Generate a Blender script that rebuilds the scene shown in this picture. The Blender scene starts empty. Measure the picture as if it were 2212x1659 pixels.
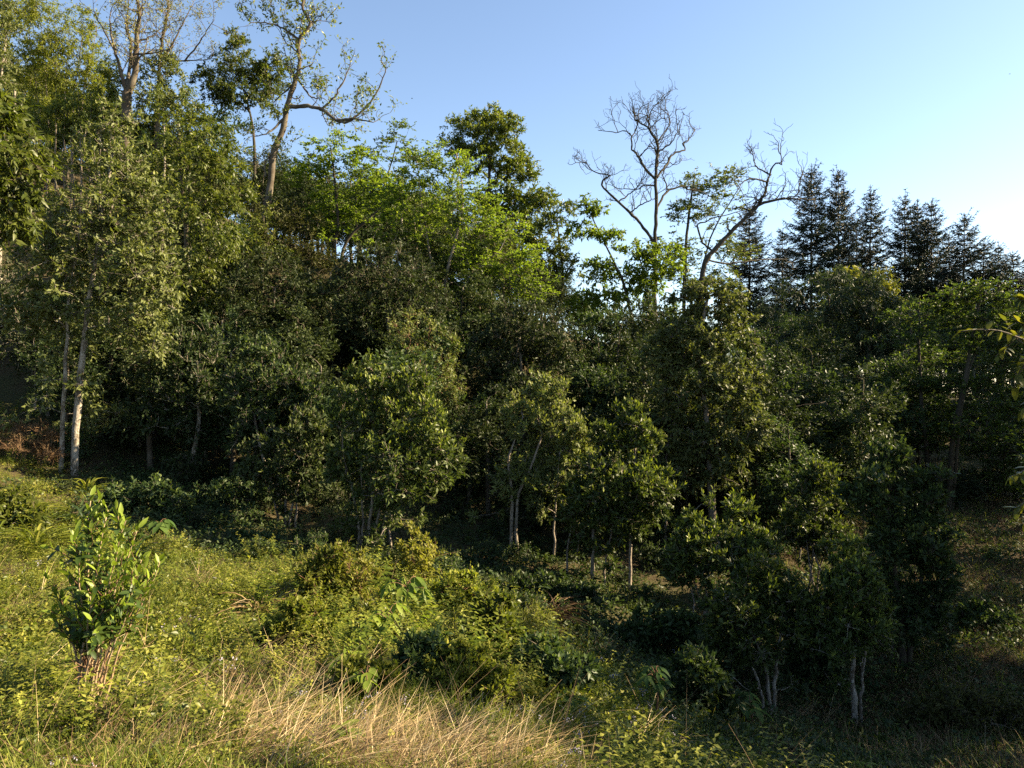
import bpy, math, numpy as np
from math import radians

# ------------------------------------------------------------------ camera, sky, sun, exposure
scn = bpy.context.scene
F = 1540.0                                   # focal length in units of a 2212-wide picture
SUN_AZ, SUN_EL = radians(84), radians(30)    # azimuth measured from the view direction (+Y) towards +X

cam_data = bpy.data.cameras.new('camera')
cam_data.sensor_fit = 'HORIZONTAL'
cam_data.sensor_width = 36.0
cam_data.lens = 36.0 * F / 2212.0
cam_data.clip_start, cam_data.clip_end = 0.1, 3000.0
cam = bpy.data.objects.new('camera', cam_data)
scn.collection.objects.link(cam)
cam.location = (0, 0, 0)
cam.rotation_euler = (radians(90), 0, 0)
scn.camera = cam

world = bpy.data.worlds.new('World')
scn.world = world
world.use_nodes = True
wn = world.node_tree
bg = wn.nodes['Background']
sky = wn.nodes.new('ShaderNodeTexSky')
sky.sky_type = 'NISHITA'
sky.sun_disc = False
sky.sun_elevation = SUN_EL
sky.sun_rotation = SUN_AZ
sky.altitude = 900
sky.air_density = 1.0
sky.dust_density = 0.8
sky.ozone_density = 0.3
wn.links.new(sky.outputs[0], bg.inputs[0])
bg.inputs[1].default_value = 0.058

sun_data = bpy.data.lights.new('sun', 'SUN')
sun_data.energy = 5.0
sun_data.angle = radians(0.5)
sun_data.color = (1.0, 0.81, 0.54)
sun = bpy.data.objects.new('sun', sun_data)
scn.collection.objects.link(sun)
sun.rotation_euler = (radians(90) - SUN_EL, 0, math.pi - SUN_AZ)
sun.location = (40, 25, 30)

scn.view_settings.view_transform = 'Standard'
scn.view_settings.look = 'None'
scn.view_settings.gamma = 1.0
scn.view_settings.use_curve_mapping = False
scn.view_settings.exposure = 2.28
cy = scn.cycles
cy.max_bounces = 7
cy.diffuse_bounces = 4
cy.glossy_bounces = 2
cy.transmission_bounces = 4
cy.transparent_max_bounces = 4
cy.volume_bounces = 0
cy.caustics_reflective = False
cy.caustics_refractive = False
cy.use_denoising = False
cy.sample_clamp_indirect = 4.0

# ------------------------------------------------------------------ helpers
COL = scn.collection

def nrm(v):
    return v / np.maximum(np.linalg.norm(v, axis=-1, keepdims=True), 1e-9)

def at(u, v, d):
    """point seen at picture position (u, v) of a 2212 x 1659 picture at forward distance d"""
    return np.array([(u - 1106.0) / F * d, d, (829.5 - v) / F * d])

def mesh_from(name, V, faces, mat=None, attrs=None, smooth=False):
    """V (n,3); faces (m,3) or (m,4) int array; attrs {name: (m,) float}"""
    V = np.asarray(V, np.float32); Fc = np.asarray(faces, np.int32)
    me = bpy.data.meshes.new(name)
    k = Fc.shape[1]; m = len(Fc)
    me.vertices.add(len(V)); me.vertices.foreach_set('co', V.ravel())
    me.loops.add(m * k); me.loops.foreach_set('vertex_index', Fc.ravel())
    me.polygons.add(m); me.polygons.foreach_set('loop_start', np.arange(0, m * k, k, dtype=np.int32))
    if attrs:
        for an, av in attrs.items():
            a = me.attributes.new(an, 'FLOAT', 'FACE')
            a.data.foreach_set('value', np.asarray(av, np.float32))
    me.update(calc_edges=True)
    if smooth:
        me.polygons.foreach_set('use_smooth', np.ones(m, bool))
    if mat:
        me.materials.append(mat)
    return me

def obj(name, me, parent=None, loc=None, kind=None, label=None, cat=None, group=None):
    o = bpy.data.objects.new(name, me)
    COL.objects.link(o)
    if parent: o.parent = parent
    if loc is not None: o.location = [float(c) for c in loc]
    if kind: o['kind'] = kind
    if label: o['label'] = label
    if cat: o['category'] = cat
    if group: o['group'] = group
    return o

def copy_tree(o, parent=None):
    c = o.copy(); COL.objects.link(c)
    if parent: c.parent = parent
    for ch in o.children:
        copy_tree(ch, c)
    return c

# ---- tubes
def tubes(polys):
    """polys: list of (pts (k,3), radii (k,), sides) -> V, quads"""
    VV, QQ, n0 = [], [], 0
    for pts, rad, s in polys:
        pts = np.asarray(pts, float); rad = np.asarray(rad, float)
        k = len(pts)
        t = np.gradient(pts, axis=0); t = nrm(t)
        ref = np.array([0.31, 0.9, 0.13]) if abs(t[0][1]) < 0.8 else np.array([0.95, 0.1, 0.2])
        a = nrm(np.cross(t, ref)); b = np.cross(t, a)
        ang = np.arange(s) * 2 * math.pi / s
        ring = a[:, None, :] * np.cos(ang)[None, :, None] + b[:, None, :] * np.sin(ang)[None, :, None]
        v = pts[:, None, :] + ring * rad[:, None, None]
        VV.append(v.reshape(-1, 3))
        i = np.arange(k - 1)[:, None] * s; j = np.arange(s)[None, :]; j2 = (j + 1) % s
        q = np.stack([i + j, i + j2, i + s + j2, i + s + j], -1).reshape(-1, 4) + n0
        QQ.append(q)
        if s >= 4:                                   # close the tip with a quad
            e = n0 + (k - 1) * s
            QQ.append(np.array([[e, e + 1, e + 2, e + 3]]))
        n0 += k * s
    return np.concatenate(VV), np.concatenate(QQ)

def resample(P, n):
    """smooth Catmull-Rom resampling of a polyline into n points"""
    P = np.asarray(P, float)
    if len(P) < 3:
        t = np.linspace(0, 1, n)[:, None]
        return P[0] * (1 - t) + P[-1] * t
    Q = np.vstack([2 * P[0] - P[1], P, 2 * P[-1] - P[-2]])
    seg = np.linspace(0, len(P) - 1 - 1e-6, n)
    i = seg.astype(int); f = (seg - i)[:, None]
    p0, p1, p2, p3 = Q[i], Q[i + 1], Q[i + 2], Q[i + 3]
    return 0.5 * (2 * p1 + (p2 - p0) * f + (2 * p0 - 5 * p1 + 4 * p2 - p3) * f ** 2 + (3 * p1 - p0 - 3 * p2 + p3) * f ** 3)

# ---- leaves: templates of (t along, s side, h normal)
LEAF = {
    2: (np.array([[0, 0, 0], [.45, .5, .12], [1, 0, 0], [.45, -.5, .12]]), np.array([[0, 2, 1], [0, 3, 2]])),
    4: (np.array([[0, 0, 0], [.42, .5, .16], [.45, 0, 0], [.42, -.5, .16], [1, 0, 0]]),
        np.array([[0, 2, 1], [0, 3, 2], [1, 2, 4], [2, 3, 4]])),
    8: (np.array([[0, 0, 0], [.27, .42, .14], [.27, 0, 0], [.27, -.42, .14], [.62, .46, .13], [.62, 0, 0], [.62, -.46, .13], [1, 0, 0]]),
        np.array([[0, 2, 1], [0, 3, 2], [1, 2, 5], [1, 5, 4], [2, 3, 6], [2, 6, 5], [4, 5, 7], [5, 6, 7]])),
    1: (np.array([[0, .5, 0], [0, -.5, 0], [1, 0, 0]]), np.array([[0, 1, 2]])),
}
def leaves(P, D, L, W, rng, mode=4, droop=0.15, tilt=0.6, up=None):
    """-> V, tris, faces-per-leaf"""
    n = len(P)
    D = nrm(D)
    upv = np.tile([0., 0., 1.], (n, 1)) if up is None else up
    upv = upv + rng.normal(0, tilt, (n, 3))
    S = nrm(np.cross(D, upv)); N = np.cross(S, D)
    tm, fc = LEAF[mode]
    L = np.broadcast_to(np.asarray(L, float), (n,)); W = np.broadcast_to(np.asarray(W, float), (n,))
    dr = np.broadcast_to(np.asarray(droop, float), (n,))
    t, s, h = tm[:, 0], tm[:, 1], tm[:, 2]
    V = (P[:, None] + D[:, None] * (L[:, None] * t)[..., None] + S[:, None] * (W[:, None] * s)[..., None]
         + N[:, None] * (W[:, None] * h - (dr * L)[:, None] * t ** 2)[..., None])
    Fc = fc[None] + (np.arange(n) * len(tm))[:, None, None]
    return V.reshape(-1, 3), Fc.reshape(-1, 3), len(fc)

def rand_dirs(rng, n):
    return nrm(rng.normal(0, 1, (n, 3)))

# ------------------------------------------------------------------ materials
def nodes_of(name):
    m = bpy.data.materials.new(name); m.use_nodes = True
    nt = m.node_tree; nt.nodes.clear()
    out = nt.nodes.new('ShaderNodeOutputMaterial')
    return m, nt, out

def rgb(nt, c):
    n = nt.nodes.new('ShaderNodeRGB'); n.outputs[0].default_value = (*c, 1); return n.outputs[0]

def mixc(nt, fac, a, b, blend='MIX'):
    n = nt.nodes.new('ShaderNodeMix'); n.data_type = 'RGBA'; n.blend_type = blend
    for sock, val in ((n.inputs[0], fac), (n.inputs[6], a), (n.inputs[7], b)):
        if isinstance(val, (int, float)): sock.default_value = val
        elif isinstance(val, tuple): sock.default_value = (*val, 1)
        else: nt.links.new(val, sock)
    return n.outputs[2]

def attr(nt, name):
    n = nt.nodes.new('ShaderNodeAttribute'); n.attribute_name = name; return n.outputs['Fac']

def leaf_mat(name, dark, light, young, rough=0.42, trans=0.28, spec=0.26, vary=0.25, tcol=(1.25, 1.35, 0.55)):
    m, nt, out = nodes_of(name)
    c = mixc(nt, attr(nt, 'rnd'), dark, light)
    c = mixc(nt, attr(nt, 'young'), c, young)
    oi = nt.nodes.new('ShaderNodeObjectInfo')
    mr = nt.nodes.new('ShaderNodeMapRange'); mr.inputs[3].default_value = 1 - vary; mr.inputs[4].default_value = 1 + vary
    nt.links.new(oi.outputs['Random'], mr.inputs[0])
    hs = nt.nodes.new('ShaderNodeHueSaturation')
    nt.links.new(mr.outputs[0], hs.inputs['Value']); nt.links.new(c, hs.inputs['Color'])
    c = hs.outputs[0]
    p = nt.nodes.new('ShaderNodeBsdfPrincipled')
    nt.links.new(c, p.inputs['Base Color'])
    p.inputs['Roughness'].default_value = rough
    p.inputs['Specular IOR Level'].default_value = spec
    tr = nt.nodes.new('ShaderNodeBsdfTranslucent')
    nt.links.new(mixc(nt, 1.0, c, tcol, 'MULTIPLY'), tr.inputs[0])
    mx = nt.nodes.new('ShaderNodeMixShader'); mx.inputs[0].default_value = trans
    nt.links.new(p.outputs[0], mx.inputs[1]); nt.links.new(tr.outputs[0], mx.inputs[2])
    nt.links.new(mx.outputs[0], out.inputs[0])
    return m

def bark_mat(name, a, b, c, scale=9.0, patch=3.0, lo=0.42, hi=0.6):
    m, nt, out = nodes_of(name)
    tc = nt.nodes.new('ShaderNodeTexCoord')
    mp = nt.nodes.new('ShaderNodeMapping'); mp.inputs['Scale'].default_value = (1, 1, 0.45)
    nt.links.new(tc.outputs['Object'], mp.inputs[0])
    n1 = nt.nodes.new('ShaderNodeTexNoise'); n1.inputs['Scale'].default_value = patch; n1.inputs['Detail'].default_value = 5
    n2 = nt.nodes.new('ShaderNodeTexNoise'); n2.inputs['Scale'].default_value = scale * 4; n2.inputs['Detail'].default_value = 4
    nt.links.new(mp.outputs[0], n1.inputs[0]); nt.links.new(mp.outputs[0], n2.inputs[0])
    r1 = nt.nodes.new('ShaderNodeMapRange'); r1.inputs[1].default_value = lo; r1.inputs[2].default_value = hi
    nt.links.new(n1.outputs[0], r1.inputs[0])
    col = mixc(nt, r1.outputs[0], a, b)
    r2 = nt.nodes.new('ShaderNodeMapRange'); r2.inputs[1].default_value = 0.5; r2.inputs[2].default_value = 0.66
    nt.links.new(n2.outputs[0], r2.inputs[0])
    col = mixc(nt, r2.outputs[0], col, c)
    p = nt.nodes.new('ShaderNodeBsdfPrincipled'); p.inputs['Roughness'].default_value = 0.9
    p.inputs['Specular IOR Level'].default_value = 0.2
    nt.links.new(col, p.inputs['Base Color'])
    bp = nt.nodes.new('ShaderNodeBump'); bp.inputs['Strength'].default_value = 0.5; bp.inputs['Distance'].default_value = 0.02
    nt.links.new(n2.outputs[0], bp.inputs['Height']); nt.links.new(bp.outputs[0], p.inputs['Normal'])
    nt.links.new(p.outputs[0], out.inputs[0])
    return m

M = {}
M['tea'] = leaf_mat('tea_leaf', (.026, .044, .012), (.075, .096, .024), (.20, .23, .032), rough=.46, trans=.30, spec=.20)
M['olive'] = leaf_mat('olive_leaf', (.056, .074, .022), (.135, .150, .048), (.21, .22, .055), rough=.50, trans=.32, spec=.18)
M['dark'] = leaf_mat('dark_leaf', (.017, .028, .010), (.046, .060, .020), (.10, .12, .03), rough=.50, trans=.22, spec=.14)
M['brown'] = leaf_mat('rusty_leaf', (.032, .040, .012), (.074, .074, .022), (.12, .11, .03), rough=.55, trans=.28, spec=.14)
M['bright'] = leaf_mat('bright_leaf', (.055, .080, .014), (.130, .150, .026), (.23, .23, .035), rough=.42, trans=.40)
M['spring'] = leaf_mat('spring_leaf', (.070, .108, .016), (.140, .180, .026), (.24, .26, .04), rough=.5, trans=.58, spec=.15)
M['bamboo'] = leaf_mat('bamboo_leaf', (.11, .135, .018), (.20, .21, .030), (.28, .27, .05), rough=.5, trans=.5, spec=.15)
M['long'] = leaf_mat('long_leaf', (.014, .024, .014), (.036, .050, .022), (.13, .15, .03), rough=.52, trans=.22, spec=.14)
M['fir'] = leaf_mat('fir_needle', (.014, .022, .015), (.032, .045, .024), (.05, .07, .03), rough=.5, trans=.08)
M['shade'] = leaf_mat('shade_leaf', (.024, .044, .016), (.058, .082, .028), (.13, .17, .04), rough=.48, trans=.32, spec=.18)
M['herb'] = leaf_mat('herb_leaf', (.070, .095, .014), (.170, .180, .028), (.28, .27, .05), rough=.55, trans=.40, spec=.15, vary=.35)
M['yellow'] = leaf_mat('yellow_leaf', (.11, .12, .022), (.21, .20, .035), (.30, .28, .06), rough=.5, trans=.4)
M['grass'] = leaf_mat('grass_blade', (.07, .11, .018), (.17, .19, .035), (.30, .25, .10), rough=.55, trans=.4, spec=.15, vary=.3)
M['straw'] = leaf_mat('straw', (.24, .165, .075), (.45, .34, .18), (.60, .49, .30), rough=.6, trans=.2, spec=.15, vary=.25, tcol=(1.1, 1., .7))
M['deadtwig'] = leaf_mat('dead_twig', (.09, .055, .028), (.17, .11, .055), (.25, .18, .1), rough=.8, trans=.1, vary=.2, tcol=(1, .9, .7))
M['petal'] = leaf_mat('pale_petal', (.30, .27, .36), (.45, .42, .50), (.5, .5, .55), rough=.6, trans=.3, spec=.1, tcol=(1, 1, 1))
M['bark'] = bark_mat('bark', (.070, .052, .036), (.135, .115, .085), (.05, .05, .03))
M['alder'] = leaf_mat('alder_leaf', (.040, .066, .015), (.080, .112, .024), (.17, .20, .035), rough=.5, trans=.42, spec=.18)
M['palebark'] = bark_mat('pale_bark', (.25, .22, .17), (.10, .08, .055), (.34, .31, .26), patch=6, lo=.40, hi=.56)
M['greybark'] = bark_mat('grey_bark', (.16, .13, .10), (.25, .21, .165), (.075, .065, .042), patch=5)
M['darkbark'] = bark_mat('dark_bark', (.035, .027, .020), (.070, .055, .040), (.05, .055, .025))
M['tanstem'] = bark_mat('tan_stem', (.26, .19, .11), (.34, .26, .16), (.17, .12, .07))
M['redtwig'] = bark_mat('red_twig', (.12, .065, .035), (.18, .11, .06), (.09, .05, .03))

def ground_mat():
    m, nt, out = nodes_of('forest_soil')
    tc = nt.nodes.new('ShaderNodeTexCoord')
    n1 = nt.nodes.new('ShaderNodeTexNoise'); n1.inputs['Scale'].default_value = 0.55; n1.inputs['Detail'].default_value = 8
    n2 = nt.nodes.new('ShaderNodeTexNoise'); n2.inputs['Scale'].default_value = 14; n2.inputs['Detail'].default_value = 8; n2.inputs['Roughness'].default_value = .7
    for n in (n1, n2): nt.links.new(tc.outputs['Object'], n.inputs[0])
    r1 = nt.nodes.new('ShaderNodeMapRange'); r1.inputs[1].default_value = .42; r1.inputs[2].default_value = .58
    nt.links.new(n1.outputs[0], r1.inputs[0])
    r2 = nt.nodes.new('ShaderNodeMapRange'); r2.inputs[1].default_value = .38; r2.inputs[2].default_value = .66
    nt.links.new(n2.outputs[0], r2.inputs[0])
    c = mixc(nt, r1.outputs[0], (.040, .048, .016), (.060, .044, .024))
    c = mixc(nt, r2.outputs[0], c, (.070, .056, .028))
    p = nt.nodes.new('ShaderNodeBsdfPrincipled'); p.inputs['Roughness'].default_value = .95
    p.inputs['Specular IOR Level'].default_value = .1
    nt.links.new(c, p.inputs['Base Color'])
    bp = nt.nodes.new('ShaderNodeBump'); bp.inputs['Distance'].default_value = .06; bp.inputs['Strength'].default_value = .8
    nt.links.new(n2.outputs[0], bp.inputs['Height']); nt.links.new(bp.outputs[0], p.inputs['Normal'])
    nt.links.new(p.outputs[0], out.inputs[0])
    return m

# ------------------------------------------------------------------ terrain
CP = [at(*p) for p in [
    (0, 1659, 4.2), (600, 1659, 4.4), (1000, 1659, 4.6), (190, 1530, 6.0), (0, 1400, 7.6), (0, 1250, 10.5), (350, 1300, 9.5), (600, 1450, 7.0),
    (130, 1020, 18), (0, 900, 21), (320, 1130, 14.5), (560, 1085, 18), (620, 1150, 16), (415, 1045, 19),
    (1000, 1450, 7.2), (900, 1265, 11.5), (790, 1190, 15), (1100, 1400, 9), (700, 1330, 9.8),
    (1300, 1300, 14), (1400, 1500, 9), (1330, 1659, 5.8), (1500, 1659, 6.6), (1665, 1560, 10.5), (1845, 1580, 10.5), (1750, 1659, 8.0), (2150, 1659, 8.8),
    (2212, 1400, 13), (2120, 1250, 17), (2100, 1110, 22), (1950, 1450, 12.3), (2010, 1035, 24), (2200, 1070, 24),
    (1100, 1165, 17), (1540, 1140, 18), (1365, 1240, 16), (1230, 1180, 18.5),
    (275, 520, 38), (80, 430, 42), (-200, 800, 24), (570, 540, 36), (430, 700, 28), (720, 580, 34), (950, 700, 30), (1040, 680, 40), (1200, 720, 36),
    (1415, 760, 36), (1520, 760, 34), (1120, 980, 23), (800, 900, 24), (600, 930, 24), (300, 930, 23),
    (1800, 880, 34), (1700, 840, 48), (2000, 850, 48), (2250, 850, 48), (1400, 790, 46), (1750, 1080, 21)]]
CP += [np.array(p, float) for p in [
    (0, 0, -1.65), (-4, 0, -1.5), (4, 0, -2.0), (0, -6, -1.2), (-10, 3, -1.9), (10, 4, -3.6), (-14, 12, -1.6), (16, 10, -3.9), (20, 20, -3.2), (24, 32, -1.5),
    (-30, 20, 4), (-40, 40, 17), (-20, 60, 11), (-40, 80, 22), (-5, 60, 9), (0, 80, 8), (10, 70, 1), (30, 70, -4), (60, 60, -3), (50, 30, 1), (40, 10, 0), (30, -10, -2),
    (-30, -10, 1), (0, -40, 0), (-80, 60, 34), (-80, 0, 14), (0, 150, -10), (80, 150, -25), (-80, 150, 20), (150, 50, -6), (150, -50, 0), (-150, -50, 20), (0, -150, 0),
    (-150, 100, 35), (200, 200, -40), (0, 300, -40), (-200, 300, 20), (300, 0, -10), (-300, 0, 30), (0, -300, 5), (300, 300, -50), (-300, 300, 10), (300, -300, 0), (-300, -300, 10)]]
CP = np.array(CP)
def _rbf_fit():
    P = CP[:, :2]; n = len(P)
    R = np.linalg.norm(P[:, None] - P[None], axis=-1)
    A = np.zeros((n + 3, n + 3)); A[:n, :n] = R + np.eye(n) * -0.25
    A[:n, n] = 1; A[:n, n + 1:] = P; A[n, :n] = 1; A[n + 1:, :n] = P.T
    return np.linalg.solve(A, np.concatenate([CP[:, 2], np.zeros(3)]))
_RB = _rbf_fit()
def ground(x, y):
    x = np.asarray(x, float); y = np.asarray(y, float); sh = x.shape
    Q = np.stack([x.ravel(), y.ravel()], -1)
    R = np.linalg.norm(Q[:, None] - CP[None, :, :2], axis=-1)
    n = len(CP)
    z = R @ _RB[:n] + _RB[n] + Q @ _RB[n + 1:]
    X, Y = Q[:, 0], Q[:, 1]
    z = z + .05 * np.sin(X * 2.1 + 1.3 * np.sin(Y * 1.1)) * np.sin(Y * 1.7 + .8) + .03 * np.sin(X * 5.3 + Y * 3.1) * np.sin(Y * 4.4 - X)
    return z.reshape(sh)
def gz(x, y): return float(ground(np.array([x]), np.array([y]))[0])

def depth_on_ground(u, v):
    """forward distance at which the ground is seen at picture position (u, v)"""
    dd = np.linspace(3.5, 40, 600)
    gv = 829.5 - ground((u - 1106) / F * dd, dd) / dd * F
    return float(dd[np.argmax(gv <= v)])

def build_terrain():
    xs = np.concatenate([[-400, -250, -150, -110, -80, -65, -52, -44, -38, -33, -29], np.arange(-26, -13, .9), np.arange(-13, 15, .3), np.arange(15, 30, .9), [31, 34, 38, 44, 52, 65, 80, 110, 150, 250, 400]])
    ys = np.concatenate([[-400, -250, -120, -60, -30, -15, -8, -4, -1], np.arange(1, 20, .3), np.arange(20, 34, .8), np.arange(34, 60, 2), [62, 68, 76, 88, 105, 130, 180, 260, 400]])
    X, Y = np.meshgrid(xs, ys)
    Z = ground(X, Y)
    V = np.stack([X, Y, Z], -1).reshape(-1, 3)
    nx, ny = len(xs), len(ys)
    i = np.arange(ny - 1)[:, None] * nx + np.arange(nx - 1)[None]
    Q = np.stack([i, i + 1, i + nx + 1, i + nx], -1).reshape(-1, 4)
    obj('ground', mesh_from('ground', V, Q, ground_mat(), smooth=True), kind='structure')
build_terrain()

# ------------------------------------------------------------------ tree builder
SPEC = {   # leaf length, width, droop, twig up-bias, leaf hang, twigs per clump, leaves per twig, template, young share, bark
    'tea':    dict(m='tea',    L=.125, W=.050, dr=.14, up=.55, hang=-.05, tw=9, lf=9, tp=4, yg=.30, bark='greybark'),
    'olive':  dict(m='olive',  L=.140, W=.062, dr=.25, up=.35, hang=.30, tw=9, lf=9, tp=4, yg=.20, bark='palebark'),
    'dark':   dict(m='dark',   L=.130, W=.052, dr=.20, up=.30, hang=.20, tw=9, lf=9, tp=2, yg=.10, bark='bark'),
    'brown':  dict(m='brown',  L=.130, W=.052, dr=.20, up=.30, hang=.20, tw=9, lf=8, tp=2, yg=.10, bark='bark'),
    'bright': dict(m='bright', L=.170, W=.062, dr=.35, up=.20, hang=.65, tw=8, lf=9, tp=4, yg=.30, bark='bark'),
    'spring': dict(m='spring', L=.115, W=.060, dr=.12, up=.15, hang=.08, tw=8, lf=9, tp=2, yg=.25, bark='greybark', flat=.35),
    'sparse': dict(m='spring', L=.190, W=.085, dr=.30, up=.25, hang=.45, tw=6, lf=7, tp=4, yg=.15, bark='darkbark'),
    'bamboo': dict(m='bamboo', L=.200, W=.052, dr=.25, up=.10, hang=.45, tw=9, lf=10, tp=2, yg=.30, bark='greybark'),
    'long':   dict(m='long',   L=.300, W=.055, dr=.45, up=.05, hang=.75, tw=8, lf=11, tp=4, yg=.06, bark='darkbark'),
    'shade':  dict(m='shade',  L=.120, W=.055, dr=.20, up=.30, hang=.10, tw=8, lf=8, tp=4, yg=.10, bark='bark'),
    'herb':   dict(m='herb',   L=.075, W=.034, dr=.18, up=.50, hang=.05, tw=8, lf=9, tp=4, yg=.25, bark='redtwig'),
    'yellow': dict(m='yellow', L=.085, W=.040, dr=.18, up=.60, hang=.05, tw=7, lf=8, tp=4, yg=.25, bark='redtwig'),
}

def skeleton(rng, stems, clumps, rt):
    """greedy branching: every clump centre is joined to the nearest node below it.
    stems: list of (pts, radii). returns list of dict(pts, par, count, root)"""
    N, own = [], []
    for si, (p, r) in enumerate(stems):
        k = len(p); a = int(k * .35)
        N.append(p[a:]); own += [(-1, si)] * (k - a)
    N = list(np.concatenate(N))
    NA = np.array(N)
    br = []
    d0 = np.min(np.linalg.norm(clumps[:, None] - NA[None], axis=-1), axis=1)
    for ci in np.argsort(d0):
        c = clumps[ci]
        dv = c[None] - NA; dist = np.linalg.norm(dv, axis=1)
        cost = dist * (1 + 0.7 * np.maximum(0, -dv[:, 2] / np.maximum(dist, 1e-6)) + .25 * (dv[:, 2] / np.maximum(dist, 1e-6) > .97))
        j = int(np.argmin(cost)); p0 = NA[j]; dd = dist[j]
        mid = (p0 + c) / 2 + np.array([0, 0, .10 * dd]) + rng.normal(0, .10 * dd, 3)
        pts = resample([p0, mid, c], 6)
        pts[1:-1] += rng.normal(0, .025 * dd, (4, 3))
        bi = len(br)
        par = own[j][0]
        br.append(dict(pts=pts, par=par, count=1, root=own[j][1] if par < 0 else None))
        q = par
        while q >= 0:
            br[q]['count'] += 1; q = br[q]['par']
        NA = np.vstack([NA, pts[2:]]); own += [(bi, 0)] * 4
    for b in br:
        b['rad'] = np.linspace(rt * (b['count'] + .5) ** .5, rt * .75, 6)
    return br

def crown_leaves(rng, clumps, crad, ctr, sp, nl, scale=1.0):
    """leafy twigs round every clump centre -> leaf mesh data and twig tubes"""
    nc = len(clumps); tw, lf = sp['tw'], sp['lf']
    tw = max(4, int(round(nl / nc / lf)))
    out = nrm(clumps - ctr[None])
    dirs = rand_dirs(rng, nc * tw).reshape(nc, tw, 3) * 0.9 + out[:, None] * .55
    dirs[..., 2] += sp['up']
    if 'flat' in sp: dirs[..., 2] *= sp['flat']
    dirs = nrm(dirs)
    tl = crad[:, None] * rng.uniform(.55, 1.2, (nc, tw)) * np.where(rng.uniform(0, 1, (nc, tw)) < .10, rng.uniform(1.2, 1.8, (nc, tw)), 1)
    start = clumps[:, None] + rng.normal(0, .22, (nc, tw, 3)) * crad[:, None, None]
    sag = sp['hang'] * .5
    t = np.linspace(.18, 1, lf)[None, None, :] + rng.uniform(-.05, .05, (nc, tw, lf))
    P = start[:, :, None] + dirs[:, :, None] * (tl[:, :, None] * t)[..., None]
    P[..., 2] -= sag * tl[:, :, None] * t ** 2
    D = dirs[:, :, None] * .75 + rng.normal(0, .62, (nc, tw, lf, 3))
    if 'flat' in sp: D[..., 2] *= .5
    D[..., 2] -= sp['hang']
    cr = rng.uniform(0, 1, nc)[:, None, None]
    rnd = np.clip(.45 * cr + .55 * rng.uniform(0, 1, (nc, tw, lf)), 0, 1)
    tipz = (dirs[..., 2] > .15)[..., None] & (out[:, 2] > -.25)[:, None, None]
    yg = np.where((t > .84) & tipz & (rng.uniform(0, 1, (nc, tw, lf)) < sp['yg'] * 2.2), rng.uniform(.4, 1, (nc, tw, lf)), 0)
    D = np.where((yg > 0)[..., None], D * .45 + np.array([0, 0, .55 - sp['hang'] * .4]), D)
    P, D, rnd, yg = P.reshape(-1, 3), D.reshape(-1, 3), rnd.ravel(), yg.ravel()
    n = len(P)
    sz = rng.uniform(.65, 1.2, n) * scale * np.where(yg > 0, .75, 1)
    V, T, k = leaves(P, D, sp['L'] * sz, sp['W'] * sz, rng, sp['tp'], sp['dr'], sp.get('tilt', .95))
    twp = []
    for i in range(nc):
        for j in range(tw):
            e = start[i, j] + dirs[i, j] * tl[i, j]; e[2] -= sag * tl[i, j]
            twp.append((np.array([clumps[i], e]), np.array([.006, .0025]), 3))
    return V, T, np.repeat(rnd, k), np.repeat(yg, k), twp

def lobe_points(rng, lobes, total):
    """clump centres in a set of ellipsoid lobes [(c, (rx,ry,rz))]"""
    vol = np.array([(r[0] * r[1] * r[2]) ** (2 / 3) for c, r in lobes]); vol /= vol.sum()
    C, R = [], []
    for (c, r), w in zip(lobes, vol):
        k = max(3, int(round(total * w)))
        best = []
        cand = rand_dirs(rng, k * 4) * (rng.uniform(.10, 1, k * 4) ** .42)[:, None]
        for q in cand:                                   # keep the clumps apart
            if len(best) < k and all(np.linalg.norm(q - b) > 1.05 * k ** (-1 / 3) * .8 for b in best):
                best.append(q)
        b = np.array(best) * .86
        C.append(c + b * np.array(r))
        R += [1.05 * (r[0] * r[1] * r[2] / len(best)) ** (1 / 3)] * len(best)
    C, R = np.concatenate(C), np.array(R) * rng.uniform(.62, 1.32, len(R))
    if len(C) > 24:                                     # ragged: thin out pockets of the crown
        w = 2.6 / max(.3, np.ptp(C, axis=0).mean()); ph = rng.uniform(0, 6.28, 3)
        f = np.sin(C[:, 0] * w * 2.2 + ph[0]) + np.sin(C[:, 1] * w * 2 + ph[1]) + np.sin(C[:, 2] * w * 2.6 + ph[2]) + rng.normal(0, .5, len(C))
        keep = f > np.quantile(f, .08)
        C, R = C[keep], R[keep]
    return C, R

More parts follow.
